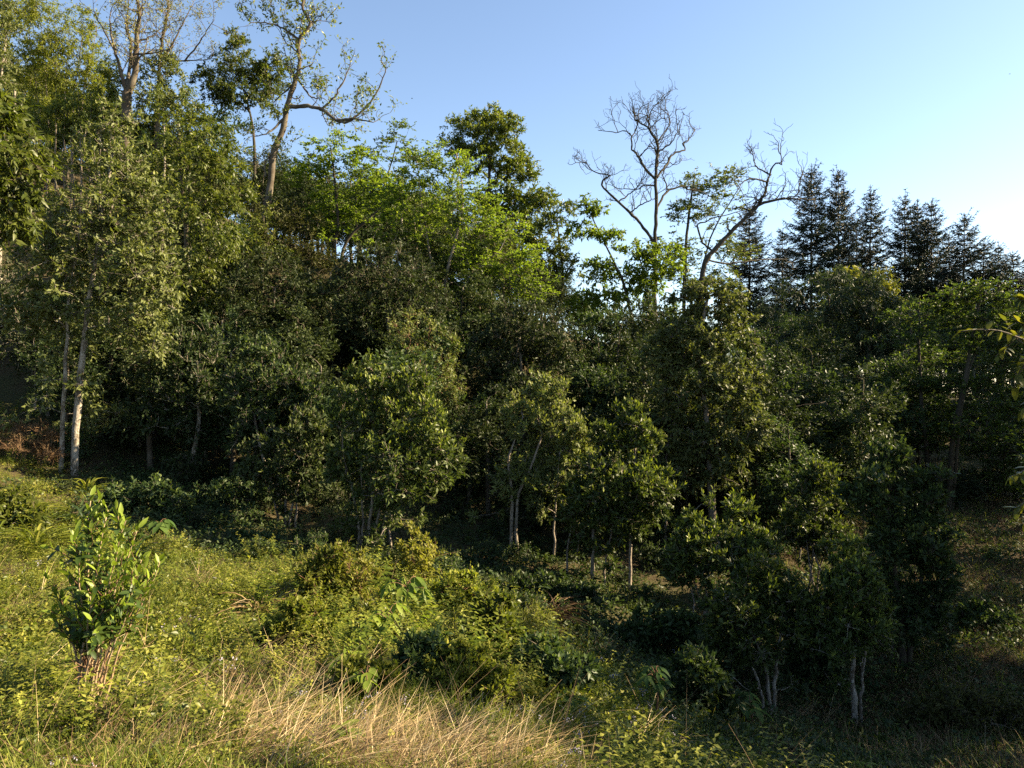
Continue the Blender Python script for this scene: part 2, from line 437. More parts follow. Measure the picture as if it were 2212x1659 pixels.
ZONES = [(120, 'at the left edge'), (420, 'behind the tall white-trunked tree'), (680, 'below the tall crooked tree'), (860, 'below the pale green forked tree'), (1180, 'below the bright spring-green tree'),
         (1460, 'below the airy large-leaved tree'), (1700, 'beside the leaning leafless tree'), (1960, 'round the dark long-leaved tree'), (99999, 'behind the layered trees at the right')]
def zone(x, y):
    u = 1106 + x / y * F
    return next(z for lim, z in ZONES if u < lim)
NTREE = [0]
def build_tree(name, label, cat, spec, d, u, lobes, nl, stems=None, nstem=1, r=.09, seed=None, group=None, nclump=None,
               deep=.9, limbs=True, lean=0.0, sp_over=None, scale=1.0, shift=0.0, bark=None, trunk_name='trunk', snap=False):
    """lobes / stems are given as seen from the photograph's viewpoint at forward distance d (metres)"""
    NTREE[0] += 1
    rng = np.random.default_rng(seed if seed is not None else 100 + NTREE[0])
    sp = dict(SPEC[spec]); sp.update(sp_over or {})
    if snap: d = depth_on_ground(u, max(l[1] + .7 * l[3] for l in lobes))
    bx, by = (u - 1106) / F * d, d
    base = np.array([bx, by, gz(bx, by)])
    LB = []
    for (lu, lv, ru, rv) in lobes:
        rx, rz = ru / F * d, rv / F * d
        c = at(lu, lv, d); ry = max(.4 * rx, (rx * .65 + rz * .35) * deep)
        k = 1 + rng.uniform(-.35, .35) * rx / d + shift * rx / d          # moved along its own sight line
        LB.append((c * k - base, (rx, ry, rz)))
    allc = np.array([c for c, r_ in LB]); ctr = allc.mean(0); ctr[2] -= .15 * np.ptp(allc[:, 2]) + .1
    st = []
    if stems:
        for s in stems:
            rr = s[0]; pl = [at(a, b, d) - base for a, b in s[1]]
            g = gz(pl[0][0] + base[0], pl[0][1] + base[1]) - base[2]
            pl[0][2] = g - .15
            if pl[1][2] < pl[0][2] + .1: pl.pop(1)
            n = 14
            p = resample(pl, n); p[2:] += rng.normal(0, .012, (n - 2, 3))
            st.append((p, np.linspace(rr, rr * .32, n) * rng.uniform(.93, 1.07, n)))
    else:
        for i in range(nstem):
            o = rng.normal(0, .16 if nstem > 1 else .0, 3); o[2] = 0
            g = gz(base[0] + o[0], base[1] + o[1]) - base[2]
            o[2] = g - .15
            c, rr = LB[rng.integers(len(LB))] if nstem > 1 else (allc[np.argmax(allc[:, 2])] * [1, 1, 1], (0, 0, 0))
            top = c * np.array([.8, .8, .95])
            mid = o * .55 + top * .45 + np.array([*(rng.normal(0, .07, 2) * top[2]), 0]) - np.array([*(top[:2] - o[:2]), 0]) * .18
            p = resample([o, mid, top], 12); p[2:] += rng.normal(0, .012 * max(1, top[2] / 4), (10, 3))
            st.append((p, np.linspace(r, r * .35, 12) * rng.uniform(.92, 1.08, 12)))
    nclump = nclump or max(12, int(nl / (sp['tw'] * sp['lf'])))
    C, R = lobe_points(rng, LB, nclump)
    keep = C[:, 2] + base[2] > ground(C[:, 0] + base[0], C[:, 1] + base[1]) + .12
    C, R = C[keep], R[keep]
    low = min(c[2] - r_[2] for c, r_ in LB)
    if low > .5 and limbs:                    # a few scraggy shoots below the crown
        k = max(3, len(C) // 16); hw = np.ptp(allc[:, 0]) * .5 + .3
        pk = [st[i][0][j] for i, j in zip(rng.integers(0, len(st), k), rng.integers(3, 9, k))]
        E = np.array(pk) + np.stack([rng.normal(0, .45 * hw, k), rng.normal(0, .45 * hw, k), rng.uniform(-.1, .35, k)], -1)
        E = E[E[:, 2] > .35]
        C = np.vstack([C, E]); R = np.concatenate([R, np.full(len(E), R.mean() * .75)])
    rt = max(.005, st[0][1][0] * .62 / math.sqrt(len(C) + 1) * (1.3 if len(st) > 2 else 1))
    br = skeleton(rng, st, C, rt)
    V, T, rnd, yg, twp = crown_leaves(rng, C, R, ctr, sp, nl, scale)
    root = obj(name, None, loc=base, label=label, cat=cat, group=group)
    root.empty_display_size = .2
    bm = M[bark or sp['bark']]
    for p, rd in st:
        v, q = tubes([(p, rd, 7)])
        obj(trunk_name, mesh_from(trunk_name, v, q, bm, smooth=True), root)
    # limbs: the large branch systems that leave the stems, each its own part; thin shoots go with the twigs
    sysof = {}
    for i, b in enumerate(br):
        q = i
        while br[q]['par'] >= 0: q = br[q]['par']
        sysof.setdefault(q, []).append(i)
    big = sorted(sysof, key=lambda q: -br[q]['count'])
    thin = []
    for k, q in enumerate(big):
        tb = [(br[i]['pts'], br[i]['rad'], 5 if br[i]['count'] > 3 else 4) for i in sysof[q]]
        if limbs and k < 7 and br[q]['count'] >= 3:
            v, qd = tubes(tb)
            obj('limb', mesh_from('limb', v, qd, bm, smooth=True), root)
        else: thin += tb
    v, qd = tubes(thin + (twp if d < 24 else twp[::4]))
    obj('twigs', mesh_from('twigs', v, qd, bm), root, kind='stuff')
    obj('crown', mesh_from('crown', V, T, M[sp['m']], {'rnd': rnd, 'young': yg}), root, kind='stuff')
    return root

# ------------------------------------------------------------------ the trees one can tell apart, left to right and near to far
def T(*a, **k): return build_tree(*a, **k)

big_left = T('evergreen_tree', 'tall sunlit olive-green tree with two white-barked trunks at the left', 'tree', 'olive', 18, 150,
  [(250, 320, 85, 105), (200, 430, 120, 130), (300, 470, 85, 120), (230, 580, 150, 110), (310, 620, 80, 110), (120, 560, 85, 120), (200, 700, 150, 75), (80, 690, 90, 60), (320, 720, 55, 50)],
  24000, stems=[(.065, [(130, 1022), (137, 920), (141, 800), (150, 640), (175, 480)]), (.10, [(160, 1022), (166, 900), (178, 780), (190, 670), (215, 500), (245, 330)])], deep=.75, bark='palebark')
T('evergreen_tree', 'yellow-green tree with large drooping leaves cut by the left edge', 'tree', 'bright', 13, -75,
  [(25, 330, 78, 110), (30, 450, 62, 85), (-60, 260, 110, 110), (5, 250, 50, 60), (-60, 430, 100, 120)], 7500, r=.10, sp_over=dict(yg=.12))
T('evergreen_tree', 'grey-green tree with thin pale stems standing behind the white trunks', 'tree', 'dark', 22, 90,
  [(30, 640, 90, 80), (90, 720, 80, 60), (40, 760, 70, 50)], 5000, stems=[(.06, [(72, 930), (78, 850), (70, 700)]), (.06, [(88, 930), (95, 850), (110, 700)]), (.07, [(104, 925), (106, 840), (130, 680)])], bark='palebark')
T('evergreen_tree', 'dense tree with bright drooping leaves behind the tall olive-green tree', 'tree', 'bright', 25, 410,
  [(380, 235, 70, 55), (430, 300, 95, 75), (490, 390, 55, 100), (380, 390, 95, 110), (440, 500, 100, 110), (400, 610, 100, 90)], 17000, r=.14)
T('evergreen_tree', 'dark round-crowned tree below the sunlit spring-green tree', 'tree', 'dark', 23, 800,
  [(830, 600, 120, 80), (910, 660, 75, 80), (760, 650, 75, 85), (840, 700, 110, 60), (950, 720, 50, 50)], 17000, r=.11)
T('evergreen_tree', 'dark tree left of the round-crowned tree, under the crooked tree', 'tree', 'dark', 25, 610,
  [(590, 610, 90, 80), (530, 660, 65, 80), (650, 680, 65, 85), (590, 730, 100, 60)], 13000, r=.1)
T('evergreen_tree', 'rusty brown-green tree between the bright drooping tree and dark tree', 'tree', 'brown', 28, 480,
  [(500, 570, 70, 70), (440, 640, 80, 90), (520, 690, 60, 60)], 8500, r=.09)
T('evergreen_tree', 'brownish tree in the shade left of the spring-green tree', 'tree', 'brown', 30, 650,
  [(640, 500, 70, 60), (680, 570, 60, 60), (600, 540, 50, 60)], 6000, r=.09)
T('tea_tree', 'bushy tree with sunlit pale top left of the yellow-topped tree', 'tree', 'tea', 18, 600,
  [(565, 765, 55, 45), (600, 830, 80, 65), (530, 850, 70, 70), (650, 860, 55, 60), (580, 930, 100, 60)], 12000, nstem=3, r=.06, sp_over=dict(m='shade', yg=.35))
T('tea_tree', 'small tree with a white leaning trunk left of the grassy hollow', 'tree', 'tea', 19, 412,
  [(430, 760, 65, 50), (395, 830, 75, 70), (440, 890, 65, 60), (350, 880, 50, 60)], 8500, stems=[(.085, [(408, 1050), (412, 1000), (425, 950), (430, 860), (425, 780)])], bark='palebark', sp_over=dict(m='shade', yg=.25))
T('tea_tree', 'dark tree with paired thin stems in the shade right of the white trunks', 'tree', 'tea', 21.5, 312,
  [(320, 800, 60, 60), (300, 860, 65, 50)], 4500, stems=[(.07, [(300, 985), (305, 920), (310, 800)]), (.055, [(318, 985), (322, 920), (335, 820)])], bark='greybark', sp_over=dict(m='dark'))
T('tea_tree', 'tea tree with a sunlit yellow-green top and six stems in the middle', 'tree', 'tea', 15, 790,
  [(800, 815, 55, 42), (885, 845, 48, 48), (800, 890, 105, 70), (900, 930, 80, 75), (850, 1010, 140, 85), (950, 1010, 50, 55), (750, 1000, 70, 60)], 21000,
  stems=[(.036, [(770, 1190), (775, 1130), (745, 1000), (740, 930)]), (.042, [(790, 1188), (800, 1120), (810, 980), (800, 850)]), (.042, [(806, 1185), (815, 1120), (850, 1000), (880, 880)]), (.036, [(822, 1180), (835, 1110), (900, 1000), (930, 930)]), (.035, [(780, 1192), (783, 1120), (780, 980)]), (.035, [(845, 1170), (850, 1100), (950, 1020)])], bark='greybark', sp_over=dict(yg=.8))  # young tips, their share raised to put the sunlit top into the leaf colour
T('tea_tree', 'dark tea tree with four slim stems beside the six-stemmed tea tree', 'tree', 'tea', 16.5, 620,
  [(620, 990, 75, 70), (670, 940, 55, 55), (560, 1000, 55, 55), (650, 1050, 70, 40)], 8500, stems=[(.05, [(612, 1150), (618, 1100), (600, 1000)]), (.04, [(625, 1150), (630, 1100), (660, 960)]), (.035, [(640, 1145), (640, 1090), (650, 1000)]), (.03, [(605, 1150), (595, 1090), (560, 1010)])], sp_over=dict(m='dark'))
T('evergreen_tree', 'thin reddish twiggy tree right of the yellow-topped tea tree', 'tree', 'brown', 20, 935,
  [(940, 760, 60, 55), (890, 720, 55, 50), (960, 830, 40, 60), (920, 790, 50, 50)], 5000, nstem=2, r=.05, bark='redtwig', sp_over=dict(m='olive', L=.11, W=.04))
T('evergreen_tree', 'dark tree with a sunlit right side in the middle of the grove', 'tree', 'dark', 22, 1130,
  [(1180, 720, 65, 70), (1120, 710, 70, 70), (1060, 780, 65, 85), (1200, 800, 50, 55), (1120, 840, 70, 60)], 14000, nstem=2, r=.08, sp_over=dict(tp=4, yg=.2))
T('tea_tree', 'olive tea tree with two slender grey stems right of the dark gap', 'tree', 'tea', 16, 1110,
  [(1185, 850, 50, 48), (1140, 910, 70, 60), (1210, 930, 75, 65), (1190, 1010, 90, 75), (1120, 1030, 60, 70), (1250, 960, 45, 50)], 15000,
  stems=[(.05, [(1103, 1165), (1105, 1080), (1100, 990), (1130, 900)]), (.045, [(1118, 1165), (1118, 1080), (1150, 1000), (1190, 880)]), (.03, [(1195, 1190), (1200, 1100), (1210, 980)])], bark='greybark', sp_over=dict(m='olive', L=.12, W=.048, yg=.35))
T('tea_tree', 'green-topped tea tree with a white mottled trunk in the centre right', 'tree', 'tea', 15, 1290,
  [(1358, 905, 42, 34), (1310, 955, 48, 40), (1385, 955, 52, 45), (1340, 1030, 100, 75), (1290, 1090, 85, 75), (1410, 1060, 55, 60), (1360, 1120, 70, 40)], 17000,
  stems=[(.055, [(1283, 1290), (1280, 1220), (1285, 1120), (1310, 1000)]), (.045, [(1360, 1245), (1362, 1170), (1370, 1060), (1370, 950)]), (.03, [(1225, 1250), (1228, 1170), (1250, 1090)]), (.03, [(1305, 1285), (1310, 1200), (1340, 1080)])], bark='greybark', sp_over=dict(yg=.7))  # extra young tips also paint the lit crown top
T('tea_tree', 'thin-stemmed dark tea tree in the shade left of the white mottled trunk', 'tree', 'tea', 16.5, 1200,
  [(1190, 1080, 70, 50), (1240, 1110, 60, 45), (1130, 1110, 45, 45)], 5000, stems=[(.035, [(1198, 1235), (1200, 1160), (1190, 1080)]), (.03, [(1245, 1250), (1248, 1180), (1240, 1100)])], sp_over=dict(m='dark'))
T('evergreen_tree', 'tall glossy tree with glinting pale leaves right of centre', 'tree', 'olive', 17.5, 1540,
  [(1530, 650, 95, 50), (1590, 690, 50, 60), (1490, 730, 85, 80), (1570, 790, 75, 85), (1480, 850, 85, 85), (1600, 910, 62, 80), (1510, 960, 100, 80), (1600, 1010, 60, 60), (1450, 1000, 50, 60), (1440, 760, 55, 70), (1620, 790, 45, 60)], 30000,
  stems=[(.11, [(1540, 1145), (1536, 1040), (1525, 900), (1510, 740), (1530, 640)]), (.045, [(1438, 1150), (1440, 1000), (1470, 860)])], bark='greybark', deep=.7, sp_over=dict(L=.125, W=.058, hang=.4))
T('tea_tree', 'low tea bush with sunlit tips in front of the tall glossy tree', 'shrub', 'tea', 12.5, 1545,
  [(1570, 1105, 52, 36), (1500, 1150, 52, 40), (1545, 1195, 100, 70), (1630, 1195, 45, 55), (1480, 1230, 50, 50)], 11000, nstem=5, r=.03, sp_over=dict(yg=.45, L=.115, W=.045))
T('tea_tree', 'sprawling tea tree with three white stems at the lower right', 'tree', 'tea', 10.5, 1665,
  [(1640, 1255, 75, 45), (1585, 1310, 70, 60), (1690, 1310, 80, 60), (1640, 1370, 105, 55), (1740, 1380, 40, 40), (1570, 1400, 50, 40)], 11500,
  stems=[(.036, [(1662, 1562), (1660, 1480), (1640, 1400), (1600, 1320)]), (.034, [(1678, 1560), (1672, 1490), (1680, 1400), (1690, 1300)]), (.026, [(1652, 1560), (1640, 1480), (1610, 1390), (1580, 1320)])], bark='palebark', sp_over=dict(yg=.2, L=.105, W=.042))
T('tea_tree', 'tea tree with one stout white trunk at the lower right', 'tree', 'tea', 10.5, 1848,
  [(1825, 1205, 55, 34), (1830, 1270, 70, 55), (1790, 1340, 65, 50), (1860, 1370, 65, 45), (1890, 1320, 40, 50)], 8500,
  stems=[(.055, [(1848, 1582), (1846, 1500), (1843, 1420), (1840, 1300)]), (.03, [(1860, 1580), (1860, 1500), (1868, 1420), (1885, 1330)])], bark='palebark', sp_over=dict(yg=.3, L=.105, W=.042))
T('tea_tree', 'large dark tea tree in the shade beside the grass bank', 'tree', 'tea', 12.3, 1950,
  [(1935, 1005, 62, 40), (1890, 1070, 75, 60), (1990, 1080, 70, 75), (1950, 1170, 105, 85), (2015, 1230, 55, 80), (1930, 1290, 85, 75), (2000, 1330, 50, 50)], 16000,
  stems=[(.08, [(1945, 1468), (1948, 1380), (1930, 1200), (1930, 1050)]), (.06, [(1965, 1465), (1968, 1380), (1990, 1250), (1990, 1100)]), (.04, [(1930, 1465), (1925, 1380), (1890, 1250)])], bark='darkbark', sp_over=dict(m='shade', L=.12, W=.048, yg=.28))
T('tea_tree', 'small tea bush with a glowing yellow-green top left of the large dark tea tree', 'shrub', 'tea', 14.5, 1765,
  [(1765, 1035, 50, 34), (1765, 1075, 55, 38), (1735, 1135, 75, 55), (1790, 1160, 50, 45)], 8500, nstem=4, r=.03, sp_over=dict(yg=.8, L=.105, W=.042))  # besides new shoots, the high young share colours in the sunlight on top
T('shrub', 'rounded dark green bush behind the glowing tea bush', 'shrub', 'shade', 20, 1750,
  [(1750, 935, 68, 42), (1735, 1000, 85, 55), (1800, 990, 50, 50)], 8000, nstem=4, r=.04)
T('shrub', 'dark bush in the hollow between the tall glossy tree and rounded bush', 'shrub', 'shade', 17, 1690,
  [(1690, 1080, 50, 60), (1660, 1150, 50, 50)], 4000, nstem=3, r=.03)
T('evergreen_tree', 'broad dark tree with long hanging leaves in front of the firs', 'tree', 'long', 32, 1800,
  [(1790, 630, 110, 55), (1880, 650, 80, 62), (1700, 690, 70, 75), (1820, 720, 130, 70), (1740, 790, 100, 65), (1900, 760, 62, 85), (1840, 830, 100, 50)], 17000,
  stems=[(.13, [(1800, 900), (1795, 800), (1790, 640)]), (.10, [(1740, 890), (1735, 800), (1710, 690)]), (.10, [(1860, 890), (1870, 800), (1890, 660)])])
T('evergreen_tree', 'sunlit yellow-tipped tree behind the dark long-leaved tree', 'tree', 'bright', 34, 1900,
  [(1890, 610, 65, 32), (1935, 650, 40, 45), (1830, 595, 30, 18)], 4000, r=.1, sp_over=dict(m='yellow', L=.2, yg=.2))  # sunlit look of this crown top put into the yellow leaf colour
for nm, lb, d, u, lobes, nl, st in [
  ('alder_tree', 'layered green tree with a leaning slim trunk at the right', 23, 2010,
   [(1985, 690, 100, 34), (1940, 735, 85, 22), (2030, 770, 110, 26), (1915, 800, 75, 20), (2000, 830, 110, 24), (1905, 862, 62, 16), (2020, 890, 110, 24), (1895, 920, 70, 18), (2010, 950, 110, 26), (2060, 650, 60, 40)], 13000,
   [(.085, [(2012, 1040), (2002, 970), (1990, 860), (1985, 720), (1985, 650)])]),
  ('alder_tree', 'layered green tree with a dark twin trunk near the right edge', 22, 2052,
   [(2110, 640, 90, 36), (2170, 690, 80, 36), (2090, 740, 100, 28), (2190, 780, 80, 36), (2110, 830, 110, 26), (2200, 880, 80, 36), (2120, 930, 100, 28), (2200, 980, 80, 40), (2150, 1035, 80, 28)], 14000,
   [(.09, [(2048, 1020), (2060, 940), (2085, 820), (2110, 680), (2120, 610)]), (.06, [(2056, 1020), (2075, 900), (2100, 780), (2160, 660)])])]:
  T(nm, lb, 'tree', 'spring', d, u, lobes, nl, stems=st, bark='darkbark', sp_over=dict(m='alder', yg=.2))
T('alder_tree', 'bright spring-green tree with a slanting pale stem in the sunlit centre', 'tree', 'spring', 28, 950,
  [(905, 330, 55, 40), (975, 350, 75, 50), (880, 400, 60, 45), (1000, 430, 90, 50), (920, 480, 95, 45), (1060, 490, 90, 45), (980, 550, 90, 40), (1080, 570, 90, 38), (1140, 620, 70, 36), (1010, 610, 60, 30), (850, 450, 40, 40), (1150, 560, 50, 40)], 27000,
  stems=[(.085, [(940, 720), (958, 620), (985, 510), (1000, 430), (985, 330)]), (.05, [(935, 720), (935, 600), (915, 470), (900, 350)]), (.04, [(955, 715), (1010, 610), (1080, 540)])], bark='greybark')
T('alder_tree', 'pale green tree with forked dark trunk left of the spring-green tree', 'tree', 'spring', 31, 725,
  [(720, 320, 75, 42), (680, 380, 65, 45), (780, 370, 55, 55), (740, 440, 85, 45), (830, 420, 50, 50), (700, 480, 60, 40)], 13000,
  stems=[(.12, [(718, 650), (722, 540), (730, 470), (715, 320)]), (.09, [(728, 640), (745, 530), (800, 470), (840, 430)])], bark='darkbark', sp_over=dict(tp=2, L=.14, W=.07))
T('alder_tree', 'thin green treetop standing above the spring-green tree', 'tree', 'spring', 36, 850,
  [(860, 290, 42, 26), (830, 330, 40, 30), (880, 350, 45, 35), (890, 420, 40, 40)], 3500, r=.08, bark='darkbark', sp_over=dict(L=.15, W=.07))
T('evergreen_tree', 'tall tree with a flat bushy top and right-reaching limbs on the skyline', 'tree', 'olive', 40, 1045,
  [(1035, 262, 85, 32), (1092, 278, 45, 34), (1015, 312, 66, 44), (1088, 335, 58, 40), (1122, 375, 48, 34), (1050, 385, 64, 36), (1085, 435, 72, 36), (1150, 432, 60, 30), (1110, 485, 70, 46)], 27000,
  stems=[(.15, [(1035, 680), (1048, 500), (1058, 380), (1050, 270)]), (.10, [(1040, 670), (1070, 480), (1100, 430), (1160, 425)])], bark='darkbark', sp_over=dict(m='bright', tp=2, L=.2, W=.085, hang=.2, yg=.2))
T('evergreen_tree', 'rounded dark treetop on the skyline right of the flat-topped tree', 'tree', 'dark', 36, 1190,
  [(1205, 465, 48, 30), (1180, 520, 55, 40), (1150, 560, 70, 45), (1210, 570, 40, 50), (1130, 620, 60, 40)], 12000, r=.1, sp_over=dict(m='bright', L=.16, W=.07, yg=.1))
T('broadleaf_tree', 'airy tree with large drooping leaves left of the bare tree', 'tree', 'sparse', 30, 1392,
  [(1282, 450, 40, 22), (1255, 495, 30, 26), (1320, 515, 55, 26), (1375, 545, 50, 26), (1300, 585, 65, 30), (1400, 600, 65, 36), (1340, 645, 90, 36), (1270, 660, 50, 40), (1440, 560, 50, 40)], 8500,
  stems=[(.08, [(1390, 740), (1352, 630), (1325, 565), (1275, 460)]), (.06, [(1400, 740), (1400, 640), (1380, 550)])])
T('broadleaf_tree', 'thin olive tree behind the bare tree on the skyline', 'tree', 'spring', 37, 1480,
  [(1500, 395, 42, 26), (1570, 385, 55, 24), (1480, 455, 60, 36), (1560, 455, 65, 36), (1470, 530, 65, 40), (1580, 530, 60, 40), (1510, 590, 90, 34), (1530, 420, 50, 36)], 12500,
  stems=[(.11, [(1478, 760), (1480, 560), (1490, 450), (1500, 380)]), (.07, [(1482, 700), (1530, 530), (1600, 400)])], bark='darkbark', sp_over=dict(m='bright', L=.15, W=.065))
for i, (lb, d, u, lobes, nl) in enumerate([
  ('dark green tree below the airy large-leaved tree', 26, 1300, [(1300, 720, 85, 60), (1270, 790, 70, 60), (1340, 780, 60, 60)], 8000),
  ('shaded tree under the bare tree, right of the airy tree', 27, 1430, [(1420, 690, 75, 55), (1400, 760, 70, 60), (1460, 720, 50, 70)], 8000),
  ('blue-green shaded tree low in the gap left of the tall glossy tree', 22, 1340, [(1330, 850, 70, 55), (1290, 830, 50, 40), (1370, 870, 45, 45)], 6000)]):
  T('evergreen_tree', lb, 'tree', 'shade', d, u, lobes, nl, r=.09, sp_over=dict(tp=2, L=.14, W=.06))
T('evergreen_tree', 'flat umbrella-topped evergreen left of the crooked tree on the skyline', 'tree', 'olive', 40, 548,
  [(515, 150, 70, 40), (575, 180, 50, 36), (470, 190, 45, 34), (530, 205, 90, 26), (505, 95, 34, 26), (440, 175, 30, 30), (590, 150, 40, 36)], 17000,
  stems=[(.13, [(552, 560), (550, 420), (548, 290), (530, 200)])], bark='darkbark', sp_over=dict(m='bright', tp=2, L=.16, W=.07, hang=.15, yg=.1))
T('bamboo_clump', 'feathery bright yellow-green bamboo on the upper left slope', 'bamboo', 'bamboo', 42, 130,
  [(95, 60, 95, 70), (150, 130, 80, 70), (60, 150, 70, 70), (195, 60, 45, 50), (205, 150, 40, 50), (130, 220, 90, 50), (60, 20, 60, 40)], 26000,
  stems=[(.05, [(80 + 20 * i, 420), (85 + 18 * i, 250), (60 + 30 * i, 60)]) for i in range(6)], trunk_name='culm')
T('bamboo_clump', 'darker green bamboo below the bright bamboo on the left slope', 'bamboo', 'bamboo', 38, 190,
  [(170, 250, 60, 50), (230, 230, 45, 60), (110, 260, 60, 45), (240, 160, 30, 40)], 11000, stems=[(.045, [(150 + 22 * i, 480), (155 + 20 * i, 350), (140 + 28 * i, 200)]) for i in range(5)], trunk_name='culm', sp_over=dict(m='bright'))
T('evergreen_tree', 'grey-leaved tree in the top left corner', 'tree', 'olive', 30, 0,
  [(15, 50, 48, 70), (5, 140, 48, 60), (-40, 60, 70, 90)], 7500, r=.12)
T('evergreen_tree', 'leafy yellow-brown tree right of the big bare trunk', 'tree', 'olive', 38, 350,
  [(350, 150, 50, 40), (330, 200, 60, 40), (380, 210, 40, 30)], 5000, r=.1, sp_over=dict(tp=2, L=.17, W=.075))

# ------------------------------------------------------------------ bare and sparsely leaved trees: limbs drawn one by one
def bare_tree(name, label, d, limbs, seed, leaf=None, nleaf=0, bark='darkbark', tw=1.0, lvl=3, reach=1.0):
    rng = np.random.default_rng(seed)
    b0 = at(*limbs[0][1][0], d)
    base = np.array([b0[0], b0[1], gz(b0[0], b0[1])])
    root = obj(name, None, loc=base, label=label, cat='tree')
    tw_polys, tips, done = [], [], []
    for li, (r0, pts) in enumerate(limbs):
        P = []
        slope = 0 if li == 0 else rng.uniform(-.55, .55)
        o = at(*pts[0], d); a0 = 1.0
        if li and done:                                      # start on the limb it grows from
            q = min(done, key=lambda q: np.hypot(q[0] * d / q[1] - o[0], q[2] * d / q[1] - o[2]))
            a0 = q[1] / d
        for k, (a, b) in enumerate(pts):
            off = slope * np.hypot(a - pts[0][0], b - pts[0][1]) / F * d
            P.append(at(a, b, d * a0 + off))
        if li == 0:
            P[0][2] = gz(P[0][0], P[0][1]) - .2
        n = max(8, 4 * len(pts))
        p = resample(P, n); p[1:] += rng.normal(0, .018, (n - 1, 3))
        done += list(p)
        rad = np.linspace(r0, max(.018, r0 * .25), n) * rng.uniform(.88, 1.12, n)
        v, q = tubes([(p - base, rad, 7)])
        nm = 'trunk' if li == 0 else 'limb'
        obj(nm, mesh_from(nm, v, q, M[bark], smooth=True), root)
        # twigs
        L = np.linalg.norm(np.diff(p, axis=0), axis=1).sum()
        stack = []
        f0 = .5 if li == 0 else .2
        for t in np.linspace(f0, 1.0, max(4, int(L * 1.45))):
            i = min(int(t * (n - 1)), n - 2); tg = nrm(p[i + 1] - p[i])
            stack.append((p[i], tg, rng.uniform(.7, 1.5) * reach, max(.014, rad[i] * .35), 0))
        stack.append((p[-1], nrm(p[-1] - p[-3]), 1.1 * reach, rad[-1], 0))
        while stack:
            o, tg, ln, rr, lv = stack.pop()
            dr = nrm(tg * .75 + rng.normal(0, .62, 3) + np.array([0, 0, .30]))
            pts_ = [o]
            k = 5
            for s in range(k):
                dr = nrm(dr + rng.normal(0, .30, 3) + np.array([0, 0, .07]))
                pts_.append(pts_[-1] + dr * ln / k)
                if lv < lvl - 1 and rng.uniform() < (.62 if lv == 0 else .42):
                    stack.append((pts_[-1], dr, ln * rng.uniform(.4, .75), rr * .62, lv + 1))
            pts_ = np.array(pts_)
            tw_polys.append((pts_ - base, np.linspace(rr, max(.006, rr * .4), k + 1) * tw, 4 if lv == 0 else 3))
            if lv >= 1: tips += [(q, dr) for q in pts_[2:]]
    v, q = tubes(tw_polys)
    obj('twigs', mesh_from('twigs', v, q, M[bark]), root, kind='stuff')
    if leaf and nleaf:
        idx = rng.integers(0, len(tips), nleaf)
        P = np.array([tips[i][0] for i in idx]) + rng.normal(0, .10, (nleaf, 3)) - base
        D = np.array([tips[i][1] for i in idx]) * .5 + rng.normal(0, .7, (nleaf, 3))
        V, Tt, k = leaves(P, D, leaf[1] * rng.uniform(.6, 1.2, nleaf), leaf[2] * rng.uniform(.6, 1.2, nleaf), rng, 2, .2)
        obj('crown', mesh_from('crown', V, Tt, M[leaf[0]], {'rnd': np.repeat(rng.uniform(0, 1, nleaf), k), 'young': np.repeat((rng.uniform(0, 1, nleaf) < .2) * .7, k)}), root, kind='stuff')
    return root

def zz(pts, s, ou, ov): return [(a * s + ou, b * s + ov) for a, b in pts]
Z3 = lambda pts: zz(pts, .2778, 1210.6, 172.8)
Z1 = lambda pts: zz(pts, .3472, 0, 0)
bare_tree('bare_tree', 'leafless spreading tree standing dark against the sky right of centre', 34,
  [(.115, Z3([(735, 2100), (735, 1659), (740, 1450), (735, 1250), (745, 1000), (740, 800), (750, 600), (750, 490), (700, 400), (685, 375), (640, 345), (575, 310)])),
   (.075, Z3([(730, 1270), (640, 1140), (540, 1030), (400, 900), (320, 815), (360, 760), (385, 740), (260, 710), (200, 650)])),
   (.035, Z3([(460, 940), (540, 880), (585, 850), (620, 800)])),
   (.035, Z3([(550, 1025), (630, 970), (730, 920)])),
   (.04, Z3([(735, 825), (650, 815), (600, 850), (470, 845)])),
   (.065, Z3([(740, 770), (670, 700), (610, 600), (560, 530), (555, 440), (510, 400), (430, 410)])),
   (.03, Z3([(555, 440), (600, 345), (612, 240)])),
   (.03, Z3([(610, 600), (690, 520), (750, 550)])),
   (.055, Z3([(752, 760), (820, 660), (880, 575), (970, 540), (945, 490), (1000, 465), (1040, 390)])),
   (.055, Z3([(752, 990), (840, 860), (980, 830), (990, 850), (1100, 870), (1160, 900)])),
   (.035, Z3([(840, 860), (800, 730), (850, 640)])),
   (.035, Z3([(685, 375), (695, 270), (735, 195)])),
   (.035, Z3([(752, 490), (830, 370), (850, 290), (820, 225)])),
   (.04, Z3([(752, 560), (820, 520), (880, 465), (910, 390)]))], 11, tw=1.35, reach=.85)
